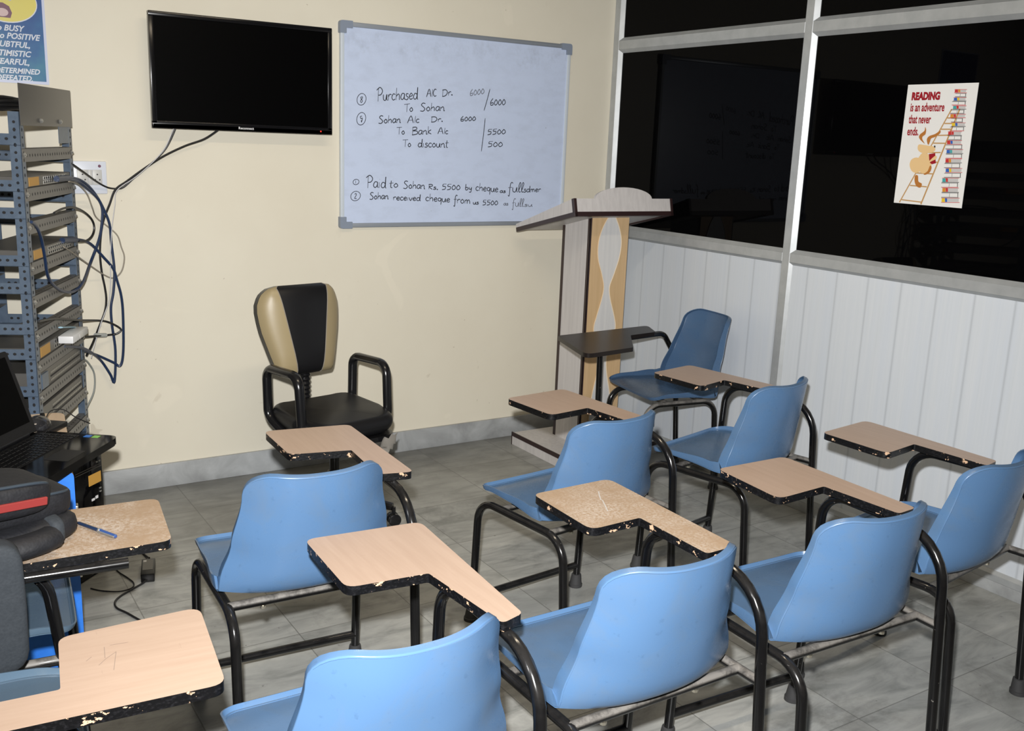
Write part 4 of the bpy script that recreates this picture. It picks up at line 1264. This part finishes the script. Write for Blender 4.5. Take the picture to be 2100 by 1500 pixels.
for s_, xr_, z_ in (('too BUSY', .062, -.010), (', too POSITIVE', .114, -.037), ('DOUBTFUL,', .082, -.066), ('OPTIMISTIC', .081, -.0975), ('FEARFUL,', .076, -.127), ('DETERMINED', .108, -.1575), ('DEFEATED.', .084, -.183)):
    text_bm(bm, s_, .0285 if z_ > -.15 else .026, T(xr_, -.0018, z_) @ RX(R(90)), shear=.28, sx=.95, bold=.0007, align='RIGHT', depth=.0002)
obj('lettering', bm, 'ink_pale', sh, 'white italic lettering')

# ------------------------------------------------------------------ reading poster on the dark glass
PM = frame((.0195, -1.7509, 1.7567), (0, -1, 0), (0, 0, -1), (-1, 0, 0))
t = thing('reading_poster', 'white poster about reading with a rabbit on a ladder, stuck on the dark glass', 'poster', PM)
PWd, PHt = .2814, .4288
bm = BM(); box(bm, (0, 0, 0), (PWd, PHt, .0012)); sh = obj('sheet', bm, 'ink_paper', t)
def art(x, y):
    u, v_ = .5, .5
    for _ in range(12):
        ex = 315+722*u-155*v_-32*u*v_-x
        ey = 122-4*u+1205*v_+74*u*v_-y
        a, b_, c, d = 722-32*v_, -155-32*u, -4+74*v_, 1205+74*u
        dt = a*d-b_*c
        u -= (d*ex-b_*ey)/dt
        v_ -= (a*ey-c*ex)/dt
    return (u*PWd, v_*PHt)
def poly_art(bm, pts, z, mi, smooth=False):
    q = [Vector((*art(*p), z)) for p in pts]
    if smooth:
        q = crom(q, 4, True)
    f = bm.faces.new([bm.verts.new(p) for p in q]); f.material_index = mi
def line_art(bm, a, c, wd, z, mi):
    A, B = Vector((*art(*a), z)), Vector((*art(*c), z))
    d = (B-A).normalized(); n_ = Vector((-d.y, d.x, 0))*wd/2
    f = bm.faces.new([bm.verts.new(p) for p in (A+n_, B+n_, B-n_, A-n_)]); f.material_index = mi
bm = BM()
FLIP = Matrix.Diagonal((1, -1, 1, 1))
for s_, px_, py_, sz, wide_, bd in (('READING', 350, 273, .036, 300, .0022), ('is an adventure', 335, 388, .042, 360, .0011), ('that never', 320, 508, .042, 235, .0011), ('ends.', 303, 630, .042, 122, .0011)):
    x_, y_ = art(px_, py_)
    wt = wide_/722*PWd
    tmp = BM(); text_bm(tmp, s_, sz, I4, bold=bd, depth=.0002)
    mx = max(v.co.x for v in tmp.verts)
    merge(bm, tmp, T(x_, y_, .0016) @ Matrix.Diagonal((wt/mx, 1, 1, 1)) @ FLIP, 0)
obj('lettering', bm, 'ink_red', sh, 'dark red lettering')
# ladder and rabbit
bm = BM()
for a, c in (((215, 1328), (835, 200)), ):
    pass
line_art(bm, (222, 1325), (770, 375), .0045, .0018, 0)
line_art(bm, (447, 1350), (850, 375), .0055, .0018, 0)
for a, c in (((245, 1298), (455, 1328)), ((335, 1150), (510, 1168)), ((400, 1022), (575, 1035)), ((480, 905), (625, 915)), ((530, 815), (655, 815)), ((580, 718), (700, 722)), ((625, 640), (735, 640)), ((660, 578), (760, 580)), ((695, 520), (785, 522)), ((725, 465), (805, 467))):
    line_art(bm, a, c, .0042, .0017, 0)
obj('printed_ladder', bm, 'ink_wood', sh, 'brown printed ladder')
bm = BM()
poly_art(bm, [(400, 935), (430, 860), (475, 815), (540, 840), (560, 900), (555, 980), (520, 1020), (450, 1020)], .0020, 0, True)
poly_art(bm, [(418, 770), (430, 730), (490, 735), (540, 745), (590, 755), (600, 790), (560, 815), (480, 820), (435, 800)], .0021, 0, True)
poly_art(bm, [(333, 940), (350, 885), (400, 862), (450, 880), (468, 935), (450, 995), (405, 1022), (355, 1000)], .0022, 0, True)
poly_art(bm, [(492, 722), (438, 670), (440, 630), (490, 590), (498, 552), (508, 580), (500, 625), (470, 650), (470, 680)], .0023, 1, True)
poly_art(bm, [(528, 735), (515, 680), (540, 645), (600, 625), (652, 592), (650, 620), (600, 655), (560, 670), (548, 700)], .0023, 1, True)
poly_art(bm, [(480, 1035), (520, 1005), (545, 950), (562, 965), (545, 1015), (500, 1042)], .0023, 1, True)
poly_art(bm, [(390, 1050), (420, 1050), (425, 1110), (460, 1135), (445, 1175), (405, 1160), (385, 1110)], .0023, 1, True)
poly_art(bm, [(535, 830), (600, 820), (605, 925), (565, 935), (540, 915)], .0024, 2)
poly_art(bm, [(525, 915), (590, 855), (612, 850), (610, 880), (560, 905), (530, 925)], .0026, 0, True)
poly_art(bm, [(590, 745), (602, 745), (602, 762), (590, 762)], .0026, 3, True)
obj('printed_rabbit', bm, ['ink_tan', 'ink_brown', 'ink_red', 'ink_black'], sh, 'tan cartoon rabbit with a red book')
bm = BM()
cols_ = [4, 5, 6, 7, 8, 4, 4, 5]
y_ = 178; i = 0
random.seed(11)
while y_ < 1325:
    f_ = (y_-178)/1150
    xl_ = 800-165*f_+random.uniform(-15, 15); xr_ = 912-100*f_+random.uniform(-16, 16)
    hh_ = 36+14*f_
    poly_art(bm, [(xl_+30, y_+6), (xr_, y_+8), (xr_-4, y_+hh_-4), (xl_+26, y_+hh_-6)], .0017, 0 if i % 2 else 1)
    line_art(bm, (xl_, y_+2), (xr_+8, y_+6), .0015, .0019, 3 if i % 2 else 2)
    line_art(bm, (xl_-4, y_+hh_-2), (xr_+6, y_+hh_+2), .0018, .0019, 3 if i % 3 else 2)
    if i % 2 == 0:
        poly_art(bm, [(xl_+4, y_+6), (xl_+34, y_+4), (xl_+36, y_+hh_-4), (xl_+2, y_+hh_-6)], .0020, cols_[i//2 % len(cols_)])
        poly_art(bm, [(xl_+36, y_+5), (xl_+58, y_+6), (xl_+58, y_+hh_-5), (xl_+38, y_+hh_-5)], .0020, cols_[(i//2+3) % len(cols_)])
    else:
        line_art(bm, (xr_+2, y_+5), (xr_, y_+hh_-3), .0022, .0021, 3)
        line_art(bm, ((xl_+xr_)/2, y_+8), ((xl_+xr_)/2-4, y_+hh_-5), .0012, .0021, 3)
    y_ += hh_+4; i += 1
obj('printed_books', bm, ['ink_paper', 'ink_pgrey', 'ink_bookred', 'ink_black', 'ink_bookred', 'ink_bookblue', 'ink_bookteal', 'ink_bookorange', 'ink_bookyellow'], sh, 'tall stack of coloured books')

# ------------------------------------------------------------------ blue computer table, laptop, mouse, tower
TB = frame((-2.853, -1.53, 0), (.9940, -.1090, 0), (.1080, .9942, 0), (0, 0, 1))   # local x right, y away, origin at the front right corner
t = thing('computer_table', 'blue sided computer table with cream top under the laptop', 'table', TB)
bm = BM(); prism(bm, round_poly([(0, .015), (0, .585), (-1.0, .585), (-1.0, .015)], [.03, .04, .01, .01]), .612, .63, I4, 0, 1); obj('table_top', bm, ['cream_lam', 'raw_edge'], t)
bm = BM(); prism(bm, round_poly([(0, .0), (0, .612), (-.03, .645), (-.93, .645), (-.93, 0)], [0, .01, .02, .01, 0]), -.001, .013, frame((0, 0, 0), (1, 0, 0), (0, 0, 1), (0, 1, 0)), 1, 2, 0)
bm.free()
bm = BM(); prism(bm, round_poly([(0, 0), (0, .628), (-.93, .628), (-.93, 0)], [0, .018, .01, 0]), -.014, .0, frame((0, 0, 0), (1, 0, 0), (0, 0, 1), (0, -1, 0)) , 0, 1, 0)
obj('front_board', bm, ['blue_lam', 'raw_edge'], t, 'bright blue front board with raw edge')
bm = BM(); box(bm, (-.93, .02, 0), (-.914, .57, .612)); obj('side_board', bm, 'blue_lam', t)
bm = BM(); box(bm, (-.93, .555, .30), (-.03, .57, .612)); obj('back_board', bm, 'blue_lam', t)
bm = BM(); box(bm, (-.04, .545, 0), (-.005, .575, .612)); obj('leg', bm, 'blue_lam', t)
for z in (.33, .5):
    bm = BM(); box(bm, (-.004, .006, z), (.006, .03, z+.03), .001); obj('hinge', bm, 'bolt', t, 'brass hinge')

# laptop: front edge runs along fx_, user side toward sd_
sd = Vector((.79, -.613, 0)).normalized(); lf = Vector((sd.y, -sd.x, 0))     # lf points left along the front edge seen from the user
if lf.x > 0:
    lf = -lf
corner = Vector((-2.705, -1.352, .632))
LM = frame(corner, (-lf.x, -lf.y, 0), (-sd.x, -sd.y, 0), (0, 0, 1))   # x to the user's right, y away from the user; origin front right corner
LWd, LDp = .375, .245
t = thing('laptop', 'open black glossy laptop overhanging the blue table', 'laptop', LM)
bm = BM()
ol = round_poly([(0, 0), (0, LDp), (-LWd, LDp), (-LWd, 0)], [.03, .012, .012, .03])
prism(bm, ol, .004, .022)
prism(bm, [(x*.985-.003, y*.98+.002) for x, y in ol], 0, .004)
obj('base', bm, 'laptop', t)
bm = BM(); box(bm, (-LWd+.02, .105, .0215), (-.02, LDp-.025, .0226)); kb = obj('keyboard_tray', bm, 'laptop_matte', t)
bm = BM()
random.seed(2)
for r_ in range(6):
    for i in range(17):
        x_ = -LWd+.026+i*.0192
        box(bm, (x_, .109+r_*.0182, .0222), (x_+.0162, .109+r_*.0182+.0152, .0252), .0012, 1)
obj('keys', bm, 'key', kb)
bm = BM(); box(bm, (-.235, .02, .0215), (-.145, .085, .0225)); obj('touchpad', bm, 'laptop_matte', t)
for x_, m_ in ((-.030, 'sticker_green'), (-.030, 'sticker_blue')):
    y0_ = .018 if m_ == 'sticker_green' else .042
    y0_ += .03
    bm = BM(); box(bm, (x_, y0_, .0216), (x_+.018, y0_+.018, .0226)); obj('sticker', bm, m_, t, m_.split('_')[1]+' sticker')
LID = T(0, LDp-.01, .026) @ RX(R(-18))
bm = BM(); prism(bm, round_poly([(-.012, 0), (-.012, .235), (-LWd+.012, .235), (-LWd+.012, 0)], [.005, .012, .012, .005]), -.010, 0, LID @ frame((0, 0, 0), (1, 0, 0), (0, 0, 1), (0, -1, 0))); ld = obj('screen_lid', bm, 'laptop_matte', t)
bm = BM(); box(bm, (-LWd+.028, -.001, .03), (-.028, .0006, .22), 0, 1, LID); obj('screen', bm, 'tv_screen', ld)
bm = BM(); tube(bm, [LID @ Vector((-LWd+.05, .004, 0)), LID @ Vector((-.05, .004, 0))], .007, 10); obj('hinge', bm, 'laptop_matte', ld)

bm = BM(); box(bm, (-.05, -.055, 0), (.04, .045, .016), .003)
o = tag(obj('external_drive', bm, 'laptop_matte', mat=T(-2.862, -1.125, .6305) @ RZ(R(-38))), 'flat black box on the table corner behind the laptop, under the mouse', 'drive')
t = thing('computer_mouse', 'shiny dark computer mouse lying behind the laptop hinge', 'mouse', T(-2.885, -1.150, .647) @ RZ(R(60)))
bm = BM()
for i in range(0, 1):
    sph = bmesh.new(); bmesh.ops.create_uvsphere(sph, u_segments=24, v_segments=14, radius=1)
    for v in sph.verts:
        v.co = Vector((v.co.x*.052*(1-.12*v.co.x), v.co.y*.031, max(v.co.z, 0)*.036*(1-.25*v.co.x)))
    merge(bm, sph, I4, 0)
obj('body', bm, 'mouse', t, None, 70)
bm = BM(); lathe(bm, [(.009, -.004), (.009, .004)], 14, T(.028, 0, .026) @ RX(R(90))); obj('scroll_wheel', bm, 'chair_plastic', t)
mw = [(.05, 0, .012), (.075, -.005, .028), (.10, -.03, .026), (.105, -.06, .004), (.10, -.085, -.006), (.09, -.11, -.012)]
bm = BM(); tube(bm, crom(mw, 6), .0018, 6); obj('cord', bm, 'black_cable', t)

TW = frame((-2.655, -.75, 0), (.72, .694, 0), (-.694, .72, 0), (0, 0, 1))     # local x along the front to the right, y to the rear; origin front right
t = thing('computer_tower', 'black computer tower standing on the floor beside the blue table', 'computer', TW)
bm = BM(); box(bm, (-.15, .012, .01), (0, .165, .445), .002); obj('case', bm, 'laptop_matte', t)
bm = BM(); box(bm, (-.15, 0, .01), (0, .014, .445), .005); fp = obj('front_panel', bm, 'laptop', t)
bm = BM(); box(bm, (-.075, -.0012, .325), (-.012, .001, .362)); obj('label_plate', bm, 'orange', fp, 'orange brown front label')
bm = BM(); box(bm, (-.14, -.0015, .378), (-.008, .001, .381)); box(bm, (-.14, -.0015, .386), (-.008, .001, .388)); box(bm, (-.14, -.0015, .42), (-.03, .001, .422)); obj('drive_slot', bm, 'switch', fp)
for x_, z_ in ((-.02, .395), (-.034, .395), (-.022, .30), (-.022, .288)):
    bm = BM(); box(bm, (x_, -.002, z_), (x_+.009, .001, z_+.005), .001); obj('button', bm, 'port', fp, 'small silver button')
bm = BM(); box(bm, (-.065, -.0012, .27), (-.05, .001, .278)); box(bm, (-.045, -.0012, .272), (-.032, .001, .282)); obj('print', bm, 'white_print', fp)
bm = BM(); lathe(bm, [(.02, 0), (.018, .003)], 20, T(-.045, .0, .225) @ RX(R(90))); obj('power_button', bm, 'switch', fp)
for x_, y_ in ((-.14, .02), (-.015, .02), (-.14, .15), (-.015, .15)):
    bm = BM(); lathe(bm, [(.008, 0), (.008, .0105)], 10, T(x_, y_, 0)); obj('foot', bm, 'rubber', t)

# power brick and cords on the floor
t = thing('power_adapter', 'black laptop power adapter lying on the floor tiles', 'adapter', T(-2.546, -.862, .001) @ RZ(R(-14)))
bm = BM(); box(bm, (-.022, -.066, 0), (.022, .066, .030), .003); obj('brick', bm, 'laptop_matte', t)
bm = BM(); box(bm, (-.017, -.03, .0296), (.016, .055, .0305)); obj('label_print', bm, 'switch', t, 'grey printed label')
bm = BM(); box(bm, (-.016, .035, .0302), (-.006, .052, .0308)); obj('barcode', bm, 'white_print', t)
def floor_cord(pts, r_, label, part=None):
    bm = BM(); tube(bm, crom([(a, b_, r_+.001 if len(q) == 0 else q[0]) for a, b_, *q in pts], 6), r_, 8)
    if part:
        obj('cord', bm, 'black_cable', part, None, mat=part.matrix_world.inverted())
    else:
        tag(obj('floor_cable', bm, 'black_cable'), label, 'cable')
floor_cord([(-2.552, -.640, .01), (-2.529, -.668), (-2.522, -.70), (-2.518, -.74, .008), (-2.519, -.757, .014)], .0032, '', t)
floor_cord([(-2.556, -.916, .014), (-2.580, -.935, .006), (-2.622, -.964), (-2.664, -.998), (-2.687, -1.033), (-2.690, -1.077), (-2.670, -1.125), (-2.647, -1.189), (-2.614, -1.270), (-2.60, -1.36)], .0036, '', t)
floor_cord([(-2.638, -.664), (-2.633, -.787), (-2.614, -.863), (-2.605, -.914), (-2.619, -.949), (-2.659, -.957), (-2.706, -.927), (-2.736, -.891)], .0022, 'thin grey-black cord curling left of the floor adapter')

# ------------------------------------------------------------------ backpack and pen on the left chair
BG = frame((-2.905, -2.076, .6625), (.935, .355, 0), (-.355, .935, 0), (0, 0, .78))    # local x to the right, y away, origin bottom right front
t = thing('backpack', 'black backpack with a red zip slumped on the left tablet chair', 'backpack', BG)
def soft(bm, lo, hi, e=.35, mat=I4, n=20, m_=12, mi=0):
    c = [(lo[i]+hi[i])/2 for i in range(3)]; h = [(hi[i]-lo[i])/2 for i in range(3)]
    def p(v_, q):
        return math.copysign(abs(v_)**q, v_)
    rows = []
    for i in range(m_+1):
        a = -math.pi/2+math.pi*i/m_
        rows.append([bm.verts.new(mat @ Vector((c[0]+h[0]*p(math.cos(a), e)*p(math.cos(2*math.pi*j/n), e), c[1]+h[1]*p(math.cos(a), e)*p(math.sin(2*math.pi*j/n), e), c[2]+h[2]*p(math.sin(a), e)))) for j in range(n)])
    for A, B in zip(rows, rows[1:]):
        for j in range(n):
            try:
                bm.faces.new((A[j], A[(j+1) % n], B[(j+1) % n], B[j])).material_index = mi
            except ValueError:
                pass
bm = BM(); soft(bm, (-.44, .02, .055), (-.012, .20, .135), .35, RY(R(4)), 32, 16); obj('main_compartment', bm, 'nylon', t, None, 80)
bm = BM(); soft(bm, (-.42, -.01, .085), (-.078, .15, .180), .4, RY(R(6)), 32, 16); pk = obj('front_pocket', bm, 'nylon', t, None, 80)
bm = BM(); box(bm, (-.40, -.0165, .118), (-.105, -.0085, .139), .002, 1, RY(R(6))); obj('red_zip', bm, 'red_zip', pk, 'red zip tape')
bm = BM(); tube(bm, crom([(-.385, .001, .173), (-.30, -.001, .175), (-.19, -.001, .175), (-.115, .002, .172), (-.088, .02, .155), (-.082, .03, .13)], 8), .004, 8, RY(R(6))); obj('piping', bm, 'piping', pk, 'blue-grey piping')
bm = BM(); tube(bm, crom([(-.40, .027, .128), (-.28, .026, .129), (-.14, .026, .129), (-.05, .030, .127), (-.02, .055, .118)], 8), .0035, 8, RY(R(4))); obj('piping', bm, 'piping', t, 'blue-grey piping')
bm = BM(); soft(bm, (-.34, -.005, .0), (-.003, .17, .075), .5, I4, 28, 14); obj('base_roll', bm, 'nylon', t, None, 80)
bm = BM(); soft(bm, (-.085, -.012, .002), (-.050, .17, .079), .5, I4, 28, 14); obj('strap_band', bm, 'grey_fabric', t, 'dark grey strap band', 80)
bm = BM(); tube(bm, crom([(-.19, -.012, .036), (-.15, -.02, .037), (-.11, -.018, .037), (-.087, -.01, .037)], 5), [.030]*16, 14); obj('mesh_pocket', bm, 'nylon', t, None, 60)
bm = BM()
PMi = BG.inverted()
soft(bm, (-3.42, -2.225, .462), (-3.043, -2.165, .735), .28, PMi, 32, 14)
obj('back_panel', bm, 'grey_fabric', t, 'dark grey padded back panel', 80)

t = thing('pen', 'dark blue ballpoint pen with a silver clip lying on the left desk', 'pen', I4)
p0, p1 = Vector((-2.905, -2.018, .6665)), Vector((-2.860, -2.110, .6665))
d = (p1-p0)
bm = BM(); tube(bm, [p0-d*.25, p0-d*.2, p0+d*.45], [.0015, .0035, .0038], 10); obj('barrel', bm, 'navy', t)
bm = BM(); tube(bm, [p0+d*.45, p0+d*.52, p0+d*.98, p1], [.0042, .0046, .0042, .0026], 10); obj('cap', bm, 'pen_blue', t, 'blue cap')
bm = BM(); tube(bm, [p0+d*.5+Vector((-.006, -.004, .002)), p0+d*1.0+Vector((-.006, -.004, .002))], .0018, 8); tube(bm, [p0+d*.46, p0+d*.5], .0058, 10); obj('clip', bm, 'port', t, 'silver clip')
